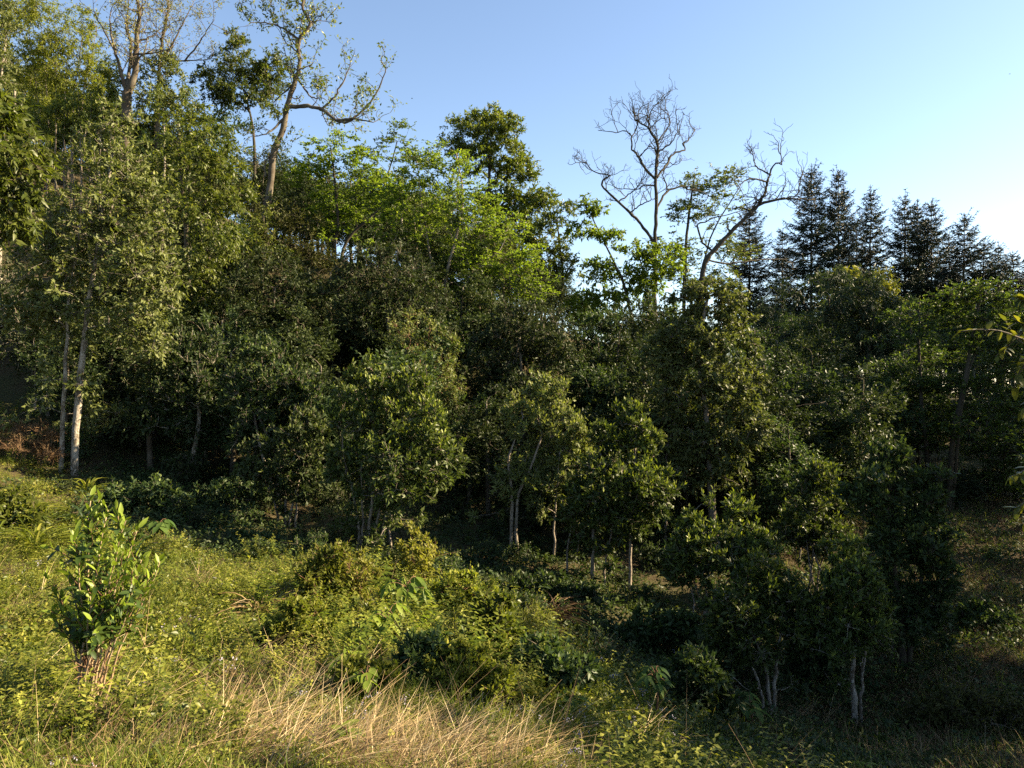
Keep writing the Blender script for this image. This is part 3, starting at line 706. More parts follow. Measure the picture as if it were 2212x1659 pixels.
bare_tree('bare_tree', 'leaning leafless tree with a long right-reaching limb before the firs', 32,
  [(.15, Z3([(1050, 2100), (1090, 1659), (1120, 1440), (1180, 1340), (1280, 1230), (1400, 1110), (1480, 1030), (1560, 960), (1720, 925), (1866, 930)])),
   (.065, Z3([(1550, 960), (1600, 850), (1610, 780), (1670, 650), (1720, 655), (1705, 565)])),
   (.04, Z3([(1605, 790), (1500, 770), (1430, 785), (1375, 830)])),
   (.04, Z3([(1640, 740), (1520, 670), (1500, 590)])),
   (.05, Z3([(1180, 1340), (1100, 1250), (1065, 1130), (1150, 1090), (1240, 1060), (1400, 1020)])),
   (.045, Z3([(1150, 1400), (1300, 1430), (1450, 1410), (1700, 1395), (1800, 1425)])),
   (.04, Z3([(1480, 1030), (1540, 930), (1600, 900)])),
   (.03, Z3([(1720, 925), (1830, 900), (1866, 800)]))], 12, tw=1.35, reach=.8)
bare_tree('crooked_tree', 'tall crooked tree with sparse small leaves on the upper left skyline', 36,
  [(.20, Z1([(1590, 1700), (1630, 1440), (1680, 1150), (1700, 960), (1760, 800), (1780, 690), (1830, 520), (1860, 430), (1862, 250), (1930, 150), (1885, 60), (1890, -20)])),
   (.11, Z1([(1785, 665), (1900, 660), (2000, 680), (2080, 740), (2157, 760), (2250, 690), (2330, 600), (2400, 450)])),
   (.08, Z1([(2100, 750), (2200, 740), (2320, 760)])),
   (.07, Z1([(1765, 740), (1680, 820), (1590, 850)])),
   (.07, Z1([(1860, 250), (1800, 200), (1700, 150), (1560, 140)])),
   (.06, Z1([(1850, 480), (1930, 600), (2010, 610)])),
   (.06, Z1([(2000, 680), (2080, 600), (2140, 500), (2180, 400)])),
   (.06, Z1([(1650, 1100), (1650, 1010), (1700, 950)])),
   (.05, Z1([(1830, 520), (1740, 600), (1700, 640)])),
   (.04, Z1([(1862, 330), (1780, 260), (1740, 170)]))], 13, leaf=('bright', .20, .085), nleaf=3800, bark='bark', tw=1.1, reach=.95)
bare_tree('budding_tree', 'big grey-trunked tree just coming into bud at the top left', 37,
  [(.26, Z1([(770, 1150), (785, 650), (800, 580), (840, 450), (850, 250), (870, 100), (850, -40)])),
   (.11, Z1([(785, 560), (740, 400), (700, 250), (680, 120)])),
   (.10, Z1([(790, 540), (815, 300), (790, 150), (800, -30)])),
   (.06, Z1([(850, 260), (930, 230), (1000, 180)])),
   (.05, Z1([(720, 330), (640, 180), (580, 60)]))], 14, leaf=('yellow', .13, .06), nleaf=2200, bark='bark', tw=1.1, reach=1.25)
bare_tree('budding_tree', 'slender budding tree with several rising stems left of the umbrella tree', 39,
  [(.14, Z1([(960, 1100), (985, 600), (990, 430), (1010, 250), (1040, 100), (1050, -30)])),
   (.08, Z1([(990, 420), (1040, 380), (1150, 380), (1290, 370)])),
   (.07, Z1([(1020, 370), (1070, 280), (1120, 180), (1200, 20)])),
   (.05, Z1([(1150, 380), (1250, 250), (1330, 120)]))], 15, leaf=('yellow', .13, .06), nleaf=1900, bark='bark', tw=1.1, reach=1.25)

# ------------------------------------------------------------------ firs on the right skyline
def fir_mesh(seed, H, R):
    rng = np.random.default_rng(seed)
    polys, P, D, LL, WW = [], [], [], [], []
    z = H * .34
    def spray(q, dr, ln, w):
        P.append(q); D.append(dr); LL.append(ln); WW.append(w)
        for t in np.linspace(.25, 1.0, max(2, int(ln / .10))):
            for _ in range(2):
                P.append(q + nrm(dr) * ln * t); D.append(nrm(dr) * .8 + rng.normal(0, .6, 3)); LL.append(.13); WW.append(.03)
    while z < H - .5:
        h_ = H - z
        prof = .12 + R * (1 - math.exp(-h_ / 4.6))
        nb = 10
        a0 = rng.uniform(0, 6.28)
        for i in range(nb):
            if rng.uniform() < .10: continue
            a = a0 + i * 2 * math.pi / nb + rng.normal(0, .22)
            ln = prof * rng.choice([rng.uniform(.35, .9), rng.uniform(.8, 1.28)])
            el = math.radians(8 + 45 * math.exp(-h_ / 1.6)) + rng.normal(0, .20)
            h = np.array([math.cos(a), math.sin(a), 0.])
            s = np.linspace(0, 1, 5)
            pts = np.array([0, 0, z]) + h * (ln * s)[:, None] + np.array([0, 0, 1.]) * (math.tan(el) * ln * s - .30 * ln * s * (1 - s) + .12 * ln * s ** 3)[:, None]
            polys.append((pts, np.linspace(.024, .010, 5), 3))
            side = np.cross(h, [0, 0, 1.])
            spray(pts[3], pts[4] - pts[3], ln * .3 + .1, .07)
            k = max(2, int(ln / .13))
            for t in np.linspace(.16, .96, k):
                q = np.array([np.interp(t, s, pts[:, c]) for c in range(3)])
                for sg in (-1, 1):
                    bl = (.14 + .30 * (1 - t) * ln) * rng.uniform(.7, 1.25)
                    spray(q, nrm(h * .8 + side * sg * rng.uniform(.4, 1.2) + np.array([0, 0, rng.uniform(-.7, .35)])), bl, .08)
        z += rng.uniform(.24, .44)
    for zz_ in (H - .12, H - .42, H - .75, H - 1.1):          # the leader with its short upturned arms
        for i in range(4):
            a = i * 1.57 + rng.uniform(0, .8); h = np.array([math.cos(a), math.sin(a), .9])
            spray(np.array([0, 0, zz_ - .15]), h, .10 + (H - zz_) * .28, .045)
    for w in range(16):
        P.append(np.array([0, 0, H - 1 + w / 16])); D.append(rng.normal(0, .7, 3) + [0, 0, .5]); LL.append(.1); WW.append(.03)
    P, D = np.array(P), np.array(D)
    n = len(P)
    V, Tt, k = leaves(P, D, np.array(LL), np.array(WW), rng, 2, 0.04, 1.0)
    rr = np.repeat(rng.uniform(0, 1, n), k)
    zf = np.linspace(0, H, 12)
    tv, tq = tubes([(np.stack([rng.normal(0, .02, 12), rng.normal(0, .02, 12), zf], -1), np.linspace(.15, .014, 12), 6)])
    bv, bq = tubes(polys)
    return (mesh_from('trunk', tv, tq, M['darkbark'], smooth=True), mesh_from('branches', bv, bq, M['darkbark']),
            mesh_from('needles', V, Tt, M['fir'], {'rnd': rr, 'young': rr * 0}))
FIR = [fir_mesh(21, 15.0, 2.4), fir_mesh(22, 15.0, 1.6), fir_mesh(23, 15.0, 2.1), fir_mesh(24, 15.0, 2.6)]
frng = np.random.default_rng(5)
firs = [(1619, 436, 50, 4, 'fir behind the leaning leafless limb, leftmost of the firs'), (1753, 352, 48, 3, 'tallest dark fir on the right skyline'),
        (1811, 365, 48, 2, 'dark fir with a bare tip just right of the tallest fir'), (1881, 398, 50, 1, 'narrow thin fir standing alone between two fir groups'),
        (1955, 420, 48, 0, 'wide dark fir, left one of the second group of firs'), (1983, 429, 53, 1, 'slim fir tip rising between two wide firs'),
        (2012, 432, 48, 2, 'dark fir, right one of the second group of firs'), (2083, 459, 49, 4, 'lone pointed fir right of the second fir group'),
        (2125, 516, 47, 0, 'short broad fir right of the lone pointed fir'), (2156, 519, 50, 1, 'small thin fir tip near the right edge of the skyline'),
        (2188, 540, 47, 0, 'small fir second from the right edge'), (2225, 556, 48, 2, 'fir cut by the right edge of the picture'),
        (1690, 500, 53, 2, 'hazy fir left of the tallest fir, behind bare twigs'), (1850, 470, 55, 0, 'low fir behind, between the bare-tipped fir and the thin fir'),
        (2050, 500, 54, 0, 'low fir behind, between the second fir group and the lone fir')]
for (u, v, d, k, lb) in firs:
    p = at(u, v, d); g = gz(p[0], p[1]); H = p[2] - g
    root = obj('fir_tree', None, loc=(p[0], p[1], g), label=lb, cat='tree', group='dark firs on the right skyline')
    s = H / 15.0
    root.scale = ((.6 + .4 * s) * frng.uniform(.9, 1.1), (.6 + .4 * s) * frng.uniform(.9, 1.1), s)
    root.rotation_euler = (0, 0, frng.uniform(0, 6.28))
    for nm, me, kd in zip(('trunk', 'branches', 'needles'), FIR[k % 4], (None, 'stuff', 'stuff')):
        obj(nm, me, root, kind=kd)

# ------------------------------------------------------------------ forest that fills the slope behind, and the trees that shade from the right
def forest_proto(spec, seed, nl, over=None):
    """a generic tree 7 m tall built at the origin, used for copies"""
    rng = np.random.default_rng(seed)
    sp = dict(SPEC[spec]); sp.update(over or {})
    LB = [(np.array([rng.normal(0, .5), rng.normal(0, .5), z]), (r_, r_, .95)) for z, r_ in ((2.6, 1.5), (3.8, 1.9), (5.0, 1.6), (6.1, 1.0))]
    LB += [(np.array([rng.normal(0, 1.2), rng.normal(0, 1.2), rng.uniform(3, 5)]), (.9, .9, .8)) for _ in range(4)]
    C, R = lobe_points(rng, LB, int(nl / sp['tw'] / sp['lf']))
    p = resample([[0, 0, -.5], [.1, .1, 2], [-.1, 0, 4], [0, .1, 6.3]], 12)
    st = [(p, np.linspace(.13, .03, 12))]
    br = skeleton(rng, st, C, .012)
    V, Tt, rnd, yg, twp = crown_leaves(rng, C, R, np.array([0, 0, 3.5]), sp, nl)
    bm = M[sp['bark']]
    a, b = tubes([(p, st[0][1], 7)]); c, e = tubes([(q['pts'], q['rad'], 4) for q in br])
    return [('trunk', mesh_from('trunk', a, b, bm, smooth=True), None), ('branches', mesh_from('branches', c, e, bm), 'stuff'),
            ('crown', mesh_from('crown', V, Tt, M[sp['m']], {'rnd': rnd, 'young': yg}), 'stuff')]
big = dict(tp=2, L=.17, W=.075)
FP = [forest_proto('dark', 31, 7500, big), forest_proto('shade', 32, 7500, big), forest_proto('brown', 33, 6500, big), forest_proto('bright', 34, 6500, big), forest_proto('olive', 35, 6500, big)]
def put(proto, name, x, y, h, rz, label, group, w=1.0):
    root = obj(name, None, loc=(x, y, gz(x, y)), label=label, cat='tree', group=group)
    root.scale = (h / 7 * w, h / 7 * w, h / 7); root.rotation_euler = (0, 0, rz)
    for nm, me, kd in proto: obj(nm, me, root, kind=kd)
    return root
HIDDEN = {(a, b) for a, bb in {"forest_tree": [5, 9, 14, 15, 27, 41, 42, 55, 56, 65, 72, 73, 74, 87, 88, 94, 95, 96, 97, 106, 112, 115, 116, 119, 120, 121, 122, 127, 137, 138, 140, 141, 142, 143, 145, 146, 147, 148, 149, 150, 151, 157, 160, 162, 166, 167, 168, 169, 170, 171, 173, 174, 175, 176, 177, 178, 179, 180, 182, 184, 185, 188, 189, 190, 191, 192, 193, 195, 197, 198, 199, 200, 201, 202, 203, 204, 205, 206], "understory_tree": [2, 29, 69], "low_shrub": [6, 9, 10, 19, 27, 30, 35, 49, 53, 55, 89, 92, 95, 106, 110, 113, 117, 1015, 1018, 1019]}.items() for b in bb}      # copies that nothing in the picture shows are left out
SKY = np.array([(-400, -200), (0, -100), (200, 90), (450, 190), (550, 330), (700, 370), (850, 370), (1000, 420), (1150, 540), (1250, 640), (1400, 690), (1600, 690), (1750, 640), (2000, 640), (2300, 640)])
srng = np.random.default_rng(77)
n_f = 0
for gy in np.arange(25, 62, 3.4):
    for gx in np.arange(-1.0 * gy, .85 * gy, 3.4):
        x, y = gx + srng.uniform(-1.2, 1.2), gy + srng.uniform(-1.2, 1.2)
        h = srng.uniform(5, 8.5); u = 1106 + x / y * F
        z = gz(x, y); top = 829.5 - (z + h) / y * F
        lim = np.interp(u, SKY[:, 0], SKY[:, 1])
        if top < lim: h = (829.5 - lim) / F * y - z; 
        if h < 2.5 or u < -250 or u > 2450: continue
        if -40 < u < 270 and y < 43: continue
        if u < 1250 and y < 29: continue
        if u < 1250 and y < 34: h = min(h, (829.5 - np.interp(u, [0, 300, 550, 850, 1000, 1150, 1250], [330, 400, 440, 430, 470, 560, 640])) / F * y - z)
        if h < 2: continue
        if u > 1600 and y < 35: h = min(h, 3.2)
        if 1150 < u < 1700 and y < 38 and h > 4: h = 4
        k = srng.choice(5, p=[.34, .26, .14, .16, .10]) if u < 1200 else srng.choice([0, 1, 1])
        rz = srng.uniform(0, 6.28); n_f += 1
        if ('forest_tree', n_f) in HIDDEN: continue
        kd = ['dark evergreen', 'mid-green tree', 'rusty-leaved tree', 'bright green tree', 'pale olive tree'][k]
        r_ = put(FP[k], 'forest_tree', x, y, min(h, 8.5), rz, kd + ' in the slope forest ' + zone(x, y), kd + 's of the slope forest ' + zone(x, y), w=1.15)
        r_['nth'] = n_f
# low understory trees between the grove and the slope
for i in range(95):
    u, y = srng.uniform(-60, 2250), srng.uniform(19.5, 28)
    if u > 1930 and y < 24.5: continue
    if u < 130 and y < 23: continue
    x = (u - 1106) / F * y
    h = srng.uniform(2.6, 4.6)
    k = srng.choice([0, 1])
    rz = srng.uniform(0, 6.28)
    if ('understory_tree', i) in HIDDEN: continue
    kd = ['low dark evergreen', 'low green tree'][k]
    r_ = put(FP[k], 'understory_tree', x, y, h, rz, kd + ' inside the grove ' + zone(x, y), kd + 's inside the grove ' + zone(x, y), w=1.25)
    r_['nth'] = i
for i, (u, y, h) in enumerate([(1000, 26, 4.2), (960, 25.5, 3.6), (1060, 26.5, 4.0), (1020, 29, 4.5), (500, 20, 3.8), (560, 19.5, 3.4), (690, 19, 3.8), (1010, 19.5, 3.0), (1055, 19, 3.4), (1250, 18.5, 3.6), (1430, 18.5, 3.4), (1475, 19, 3.8), (1640, 19.5, 4.4), (1700, 18, 3.2), (1390, 20, 4.6), (880, 20, 4.6), (240, 22, 4.2), (730, 18.5, 2.8)]):
    put(FP[i % 2], 'understory_tree', (u - 1106) / F * y, y, h, i * 1.7, ['low dark evergreen', 'low green tree'][i % 2] + ' inside the grove ' + zone((u - 1106) / F * y, y), ['low dark evergreen', 'low green tree'][i % 2] + 's inside the grove ' + zone((u - 1106) / F * y, y), w=1.3)
# trees on the right bank, mostly outside the picture, that shade the lower right
for i, (x, y, h, k) in enumerate([(12.0, 12.4, 7.4, 0), (11.2, 9.2, 8.6, 1), (15.5, 11.0, 8.4, 0), (18.5, 13.0, 9.2, 0), (14.6, 15.6, 5.2, 1), (16.5, 18.2, 5.6, 0), (23, 22.5, 10, 0), (11.5, 6.9, 8.4, 0), (30, 29, 14, 0), (33, 33, 16, 1), (33.5, 38, 15, 0), (37, 35, 17, 0), (35, 28, 16, 1), (40, 41, 17, 0), (27, 24, 11, 1)]):
    put(FP[k], 'bank_tree', x, y, h, i * 1.3, 'dark tree on the bank at the right edge, shading the lower slope', 'shading trees on the right bank', w=1.0 if h < 11 else .75)

grng = np.random.default_rng(900)
def field(n, y0, y1, pw=1.0, ulo=-80, uhi=2300):
    """random ground positions in the wedge the camera looks over, denser towards the camera"""
    y = y0 * (y1 / y0) ** (grng.uniform(0, 1, n) ** pw)
    u = grng.uniform(ulo, uhi, n)
    x = (u - 1106) / F * y
    return x, y
def noise2(x, y, s, k=0.0):
    return (np.sin(x * s + 1.7 * np.sin(y * s * .7 + k) + k) + np.sin(y * s * 1.3 + 1.3 * np.sin(x * s * .9 - k) + 2 * k)) * .25 + .5
def straw_amount(x, y):
    """how straw-covered the ground is at a place of the meadow"""
    s = np.zeros_like(x)
    for (u, v_, d, rx, ry, w) in [(560, 1600, 4.9, 1.25, .7, .9), (880, 1640, 4.7, .8, .5, .75), (560, 1470, 6.4, 1.0, .8, .8), (250, 1600, 5.0, 1.3, .7, .6), (300, 1480, 6.2, .9, .6, .45), (1150, 1650, 5.0, .35, .3, .5), (600, 1290, 9.8, 1.2, .7, .45), (1050, 1500, 7.0, .4, .4, .35), (30, 1330, 8.6, 1.2, .9, .45)]:
        c = at(u, v_, d)
        s = np.maximum(s, w * np.exp(-(((x - c[0]) / rx) ** 2 + ((y - c[1]) / ry) ** 2)))
    return np.clip(s + (noise2(x, y, 2.2, .7) - .5) * .35, 0, 1)
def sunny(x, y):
    """sunlit meadow (1) or shaded forest floor and gully (0), split along the shadow edge"""
    edge = np.interp(y, [4, 6, 8, 10, 11.5, 12.5, 14, 18, 24], [2.6, 1.6, 1.2, .8, -.2, -2.5, -9, -11.5, -17])  # edge follows the sunlit area; darker leaf kinds beyond it put shade into colour
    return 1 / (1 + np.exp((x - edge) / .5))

# ------------------------------------------------------------------ bushes and big-leaved plants of the meadow and thicket
B = lambda label, spec, d, u, lobes, nl, **k: build_tree(k.pop('name', 'shrub'), label, k.pop('cat', 'shrub'), spec, d, u, [(a, b - .12 * e, c * 1.25, e * 1.2) for a, b, c, e in lobes], int(nl * 1.15), nstem=k.pop('nstem', 4), r=k.pop('r', .014), limbs=False, trunk_name='stem', snap=True, **k)
B('leafy green bush left of the brown dry bush in the thicket', 'herb', 11.5, 700, [(700, 1215, 42, 36), (690, 1270, 46, 46), (720, 1310, 50, 40)], 3800)
B('brownish half-dry bush in the thicket below the six-stemmed tea tree', 'herb', 11.3, 765, [(765, 1250, 48, 46), (790, 1310, 46, 40)], 3400, sp_over=dict(m='yellow', L=.06, W=.024))
B('tall twiggy shrub with yellow leaves and reddish stems', 'yellow', 11.5, 890, [(885, 1175, 26, 30), (905, 1215, 42, 34), (870, 1235, 30, 30), (925, 1250, 30, 26)], 1500, nstem=6, r=.012)
B('dark rounded bush behind the small palmate plant', 'bright', 10.2, 790, [(800, 1350, 60, 34), (760, 1340, 40, 30)], 2600, sp_over=dict(L=.075, W=.036, hang=.1))
B('mounded sunlit bush right of the yellow twiggy shrub', 'herb', 10.8, 985, [(985, 1285, 55, 36), (1030, 1310, 50, 36), (960, 1320, 50, 36)], 4200)
B('green bush at the right end of the sunlit thicket', 'herb', 9.6, 1070, [(1075, 1330, 40, 36), (1060, 1380, 50, 44), (1090, 1420, 30, 34)], 4000, sp_over=dict(m='bright', L=.075, W=.034))
B('dark green round bush at the front of the thicket', 'bright', 8.0, 910, [(915, 1420, 50, 34), (905, 1460, 46, 36)], 2400, sp_over=dict(L=.075, W=.036, hang=.1, m='shade'))
B('wide mound of small sunlit leaves at the front of the thicket', 'herb', 7.8, 990, [(990, 1440, 62, 36), (1040, 1480, 56, 34), (960, 1490, 56, 30)], 5200, sp_over=dict(L=.06, W=.027))
B('leafy sunlit bush left of the big-leaved weed', 'herb', 9.0, 640, [(640, 1345, 48, 32), (610, 1380, 50, 28), (670, 1385, 40, 28)], 3200)
B('low bright bush between the dark round bush and dry straw', 'herb', 7.6, 800, [(790, 1470, 60, 22), (840, 1500, 50, 20)], 2600)
B('low green bush in the shade right of the thicket', 'shade', 9.2, 1180, [(1180, 1430, 60, 34), (1230, 1460, 50, 30), (1140, 1470, 40, 26)], 3400, sp_over=dict(L=.09, W=.042))
B('dense dark bush right of the shaded palmate plant', 'shade', 8.6, 1510, [(1500, 1465, 52, 36), (1540, 1500, 46, 40), (1480, 1520, 46, 34)], 3600, sp_over=dict(L=.10, W=.045, yg=.2))
B('dark fern-like bush in the gully left of the sprawling tea tree', 'shade', 11.5, 1420, [(1420, 1370, 60, 36), (1360, 1390, 60, 30), (1480, 1380, 50, 36)], 4200)
B('dark bush at the foot of the tea trees in the gully', 'shade', 13, 1180, [(1170, 1275, 60, 26), (1230, 1300, 56, 26), (1110, 1280, 40, 24)], 3200)
B('shaded bush between the two white-stemmed tea trees', 'shade', 11.2, 1760, [(1760, 1420, 50, 34), (1770, 1460, 40, 26)], 2400)
B('dry brown brush heap beside the white trunks', 'yellow', 16.5, 50, [(50, 955, 60, 30), (20, 985, 50, 26), (100, 985, 26, 20)], 2600, name='brush_heap', cat='brush', nstem=8, sp_over=dict(m='deadtwig', L=.16, W=.010, tp=2))
B('leafy vine tangle wrapped round the foot of the white trunks', 'olive', 17.2, 175, [(175, 925, 48, 32), (215, 900, 30, 22), (150, 955, 26, 22)], 1500, name='vine', cat='vine', sp_over=dict(L=.11, W=.04))
B('sunlit weedy bush at the left edge above the meadow', 'bright', 12.5, 20, [(20, 1095, 46, 34), (-20, 1120, 46, 40), (50, 1130, 30, 30)], 2600, sp_over=dict(L=.13, W=.05))
B('shaded leafy undergrowth bush left of the grassy hollow', 'shade', 14.5, 330, [(320, 1070, 60, 26), (380, 1090, 50, 22), (260, 1080, 50, 24)], 3200)
B('dark undergrowth bush under the tree with the white leaning trunk', 'shade', 17, 500, [(500, 1060, 60, 24), (450, 1080, 40, 20), (550, 1070, 40, 20)], 2600)
B('twiggy pale shrub in front of the dark four-stemmed tea tree', 'herb', 13.5, 690, [(690, 1150, 40, 30), (720, 1120, 30, 26)], 900, sp_over=dict(m='olive', L=.06, W=.02))
B('leafy saplings in the shadow on the grass bank', 'shade', 14, 2110, [(2110, 1330, 40, 20), (2150, 1350, 36, 18)], 1200)
B('dark brush at the lower right corner', 'brown', 9.5, 2080, [(2080, 1540, 70, 30), (2160, 1560, 70, 34), (2000, 1560, 50, 28)], 4200, sp_over=dict(L=.08, W=.03))
B('leafy dark bush under the layered trees at the right', 'shade', 22, 2110, [(2110, 1050, 60, 26), (2170, 1065, 60, 26)], 2600, sp_over=dict(m='dark'))
B('tufted strap-leaved bush at the foot of the twin dark trunk', 'long', 21, 2050, [(2050, 1050, 40, 30), (2040, 1075, 36, 22)], 900, sp_over=dict(L=.45, W=.03, hang=.3, up=.5))

# single large leaves as parts: shared leaf meshes
def leaf_mesh(name, L, W, mat, rnd, young, seed, droop, narrow=0):
    rng = np.random.default_rng(seed)
    t = np.array([0, .12, .3, .5, .7, .88, 1.0]); w = np.array([.02, .30, .47, .5, .42, .2, 0])
    V, Fc = [], []
    for i, (a, b) in enumerate(zip(t, w)):
        wob = 1 + .12 * math.sin(i * 2.3 + seed)
        z = -droop * L * a * a
        V += [(a * L, b * W * wob, z + .22 * b * W), (a * L, 0, z), (a * L, -b * W * wob, z + .22 * b * W)]
    for i in range(len(t) - 1):
        q = 3 * i
        Fc += [(q, q + 1, q + 4, q + 3), (q + 1, q + 2, q + 5, q + 4)]
    n = len(Fc)
    return mesh_from(name, np.array(V), np.array(Fc), mat, {'rnd': np.full(n, rnd), 'young': np.full(n, young)}, smooth=True)

from mathutils import Matrix, Vector
def place_leaf(me, parent, p, d, up, s=1.0, name='leaf'):
    d = Vector(d).normalized(); up = Vector(up)
    side = up.cross(d)
    if side.length < 1e-4: side = Vector((1, 0, 0)).cross(d)
    side.normalize(); n = d.cross(side)
    m = Matrix((( d.x, side.x, n.x, p[0]), (d.y, side.y, n.y, p[1]), (d.z, side.z, n.z, p[2]), (0, 0, 0, 1))) @ Matrix.Scale(s, 4)
    o = obj(name, me, parent); o.matrix_basis = m
    return o

# ---- the young tea bush standing alone in the meadow
def lone_tea():
    rng = np.random.default_rng(404)
    d = 5.5; bx, by = (190 - 1106) / F * d, d
    base = np.array([bx, by, gz(bx, by)])
    root = obj('tea_bush', None, loc=base, label='young tea bush with glossy upright leaves alone in the sunlit meadow', cat='shrub')
    YL = [leaf_mesh('leaf', .092, .031, M['tealone'], .5 + .1 * i, .55 + .15 * i, 50 + i, .12) for i in range(4)]
    OL = [leaf_mesh('leaf', .098, .036, M['tealone'], .12 * i, .0, 60 + i, .28) for i in range(5)]
    tops = [(190, 1075), (235, 1105), (275, 1120), (310, 1140), (325, 1200), (370, 1215), (155, 1150), (135, 1240), (260, 1180), (215, 1170), (290, 1220), (165, 1210), (120, 1290), (310, 1275), (240, 1260), (190, 1290), (140, 1340), (285, 1320), (225, 1380), (170, 1400)]
    items, polys = [], []
    for i, (u, v) in enumerate(tops):
        dd = d + rng.uniform(-.34, .34)
        u = 212 + (u - 212) * .86
        tip = at(u, v, dd) - base
        o = np.array([rng.normal(0, .06), rng.normal(0, .06), -.08])
        mid = o * .5 + tip * .5; mid[:2] = o[:2] * .62 + tip[:2] * .38
        p = resample([o, mid, tip], 12); p[2:] += rng.normal(0, .008, (10, 3))
        v_, q_ = tubes([(p, np.linspace(.012, .0035, 12), 6)])
        stem_o = obj('stem', mesh_from('stem', v_, q_, M['tanstem'], smooth=True), root)
        L = np.linalg.norm(np.diff(p, axis=0), axis=1).sum()
        shoots = [(p, .30)]
        for j in range(9):
            a = rng.integers(3, 11); tg = nrm(p[a] - p[a - 1])
            e = p[a] + nrm(tg + rng.normal(0, .55, 3) + [0, 0, .3]) * rng.uniform(.15, .34)
            sp = resample([p[a], (p[a] + e) / 2 + rng.normal(0, .015, 3), e], 7)
            polys.append((sp, np.linspace(.005, .0025, 7), 4)); shoots.append((sp, .15))
        for sp, f0 in shoots:
            k = len(sp); Ls = np.linalg.norm(sp[-1] - sp[0])
            m = max(5, int(Ls / .022 * (1 - f0)))
            ang = rng.uniform(0, 6.28)
            for s in range(m):
                t = f0 + (1 - f0) * (s + .5) / m
                x = t * (k - 1); a = min(int(x), k - 2); q = sp[a] + (sp[a + 1] - sp[a]) * (x - a)
                tg = nrm(sp[a + 1] - sp[a]); ang += 2.4
                r = nrm(np.cross(tg, [math.cos(ang), math.sin(ang), .2]))
                if q[2] < .50 + .15 * rng.uniform(): continue
                young = t > .5 + .25 * (rng.uniform() < .5)
                dr = nrm(tg * (1.0 if young else .45) + r * (.55 if young else .9) + np.array([0, 0, .1 if young else -.12]))
                items.append((q[1] + base[1] - 0.05 * q[2] - rng.uniform(0, .5), q, dr, r * -.2 + tg, young, rng.uniform(.7, 1.2), stem_o))
    v_, q_ = tubes(polys)
    obj('twigs', mesh_from('twigs', v_, q_, M['redtwig']), root, kind='stuff')
    items.sort(key=lambda e: e[0])
    for it in items[:300]:
        _, q, dr, up, yg, s, so = it
        place_leaf(YL[rng.integers(4)] if yg else OL[rng.integers(5)], so, q, dr, up, s)
    rest = items[300:]
    P = np.array([e[1] for e in rest]); D = np.array([e[2] for e in rest]); U = np.array([e[3] for e in rest])
    y = np.array([e[4] for e in rest]); n = len(P); s = np.array([e[5] for e in rest])
    V, Tt, k = leaves(P, D, .095 * s, np.where(y, .031, .036) * s, rng, 8, .2, .2, up=U)
    obj('leaves', mesh_from('leaves', V, Tt, M['tealone'], {'rnd': np.repeat(rng.uniform(0, .8, n), k), 'young': np.repeat(np.where(y, rng.uniform(.5, 1, n), 0), k)}, smooth=True), root, kind='stuff')
M['tealone'] = leaf_mat('tea_bush_leaf', (.030, .055, .012), (.070, .105, .020), (.19, .25, .03), rough=.42, trans=.30, spec=.2, vary=.12)
lone_tea()

# ---- plants whose large leaves radiate from the stem top
M['palm'] = leaf_mat('palmate_leaf', (.09, .14, .02), (.17, .23, .03), (.26, .30, .04), rough=.45, trans=.45, spec=.2, vary=.12)
M['palmdark'] = leaf_mat('palmate_leaf_shade', (.035, .07, .018), (.065, .11, .025), (.11, .16, .03), rough=.55, trans=.38, spec=.12, vary=.12)  # darker copy of the palmate leaf, shade put into its colour
def palmate(label, u, v, hp, mat, n_whorl, leaf_n, L, W, seed, spread, name='palmate_plant', hang=.5):
    rng = np.random.default_rng(seed)
    d = depth_on_ground(u, v + hp)
    top = at(u, v, d); base = np.array([top[0], top[1], gz(top[0], top[1])]); H = top[2] - base[2]
    root = obj(name, None, loc=base, label=label, cat='plant')
    ME = [leaf_mesh('leaf', L, W, mat, .2 + .2 * i, .1 * i, seed + i, .35) for i in range(4)]
    p = resample([[0, 0, -.1], [.03, .02, H * .5], [0, 0, H]], 8)
    v_, q_ = tubes([(p, np.linspace(.014, .007, 8), 6)]); obj('stem', mesh_from('stem', v_, q_, M['redtwig'], smooth=True), root)
    for w in range(n_whorl):
        a = w * 2.4 + rng.uniform(0, .5)
        h = np.array([math.cos(a), math.sin(a), 0.])
        c0 = p[-1] * (1 - .09 * (w % 3)); ln = spread * rng.uniform(.6, 1.15) * (0.25 if w == 0 else 1)
        c = c0 + h * ln + np.array([0, 0, ln * .35])
        pv, pq = tubes([(resample([c0, (c0 + c) / 2 + [0, 0, .04], c], 5), np.linspace(.006, .004, 5), 4)])
        stalk = obj('leaf_stalk', mesh_from('leaf_stalk', pv, pq, M['redtwig'], smooth=True), root)
        for k in range(leaf_n):
            b = a + k * 2 * math.pi / leaf_n + rng.normal(0, .12)
            dr = np.array([math.cos(b), math.sin(b), -hang + rng.normal(0, .18)])
            place_leaf(ME[rng.integers(4)], stalk, c, dr, (0, 0, 1), rng.uniform(.75, 1.15), 'leaflet')
palmate('bright plant with a parasol of drooping palmate leaves in the thicket', 880, 1262, 105, M['palm'], 8, 8, .25, .085, 301, .24, hang=.7)
palmate('smaller sunlit palmate plant in front of the parasol-leaved plant', 838, 1330, 90, M['palm'], 5, 6, .26, .07, 302, .20, hang=.45)
palmate('palmate plant with broad leaflets in the shade at the lower middle', 1415, 1455, 110, M['palmdark'], 7, 7, .15, .045, 303, .14, hang=.3)
palmate('small shaded rosette plant left of the shaded palmate plant', 1235, 1508, 35, M['palmdark'], 3, 6, .20, .05, 304, .08, hang=.0)
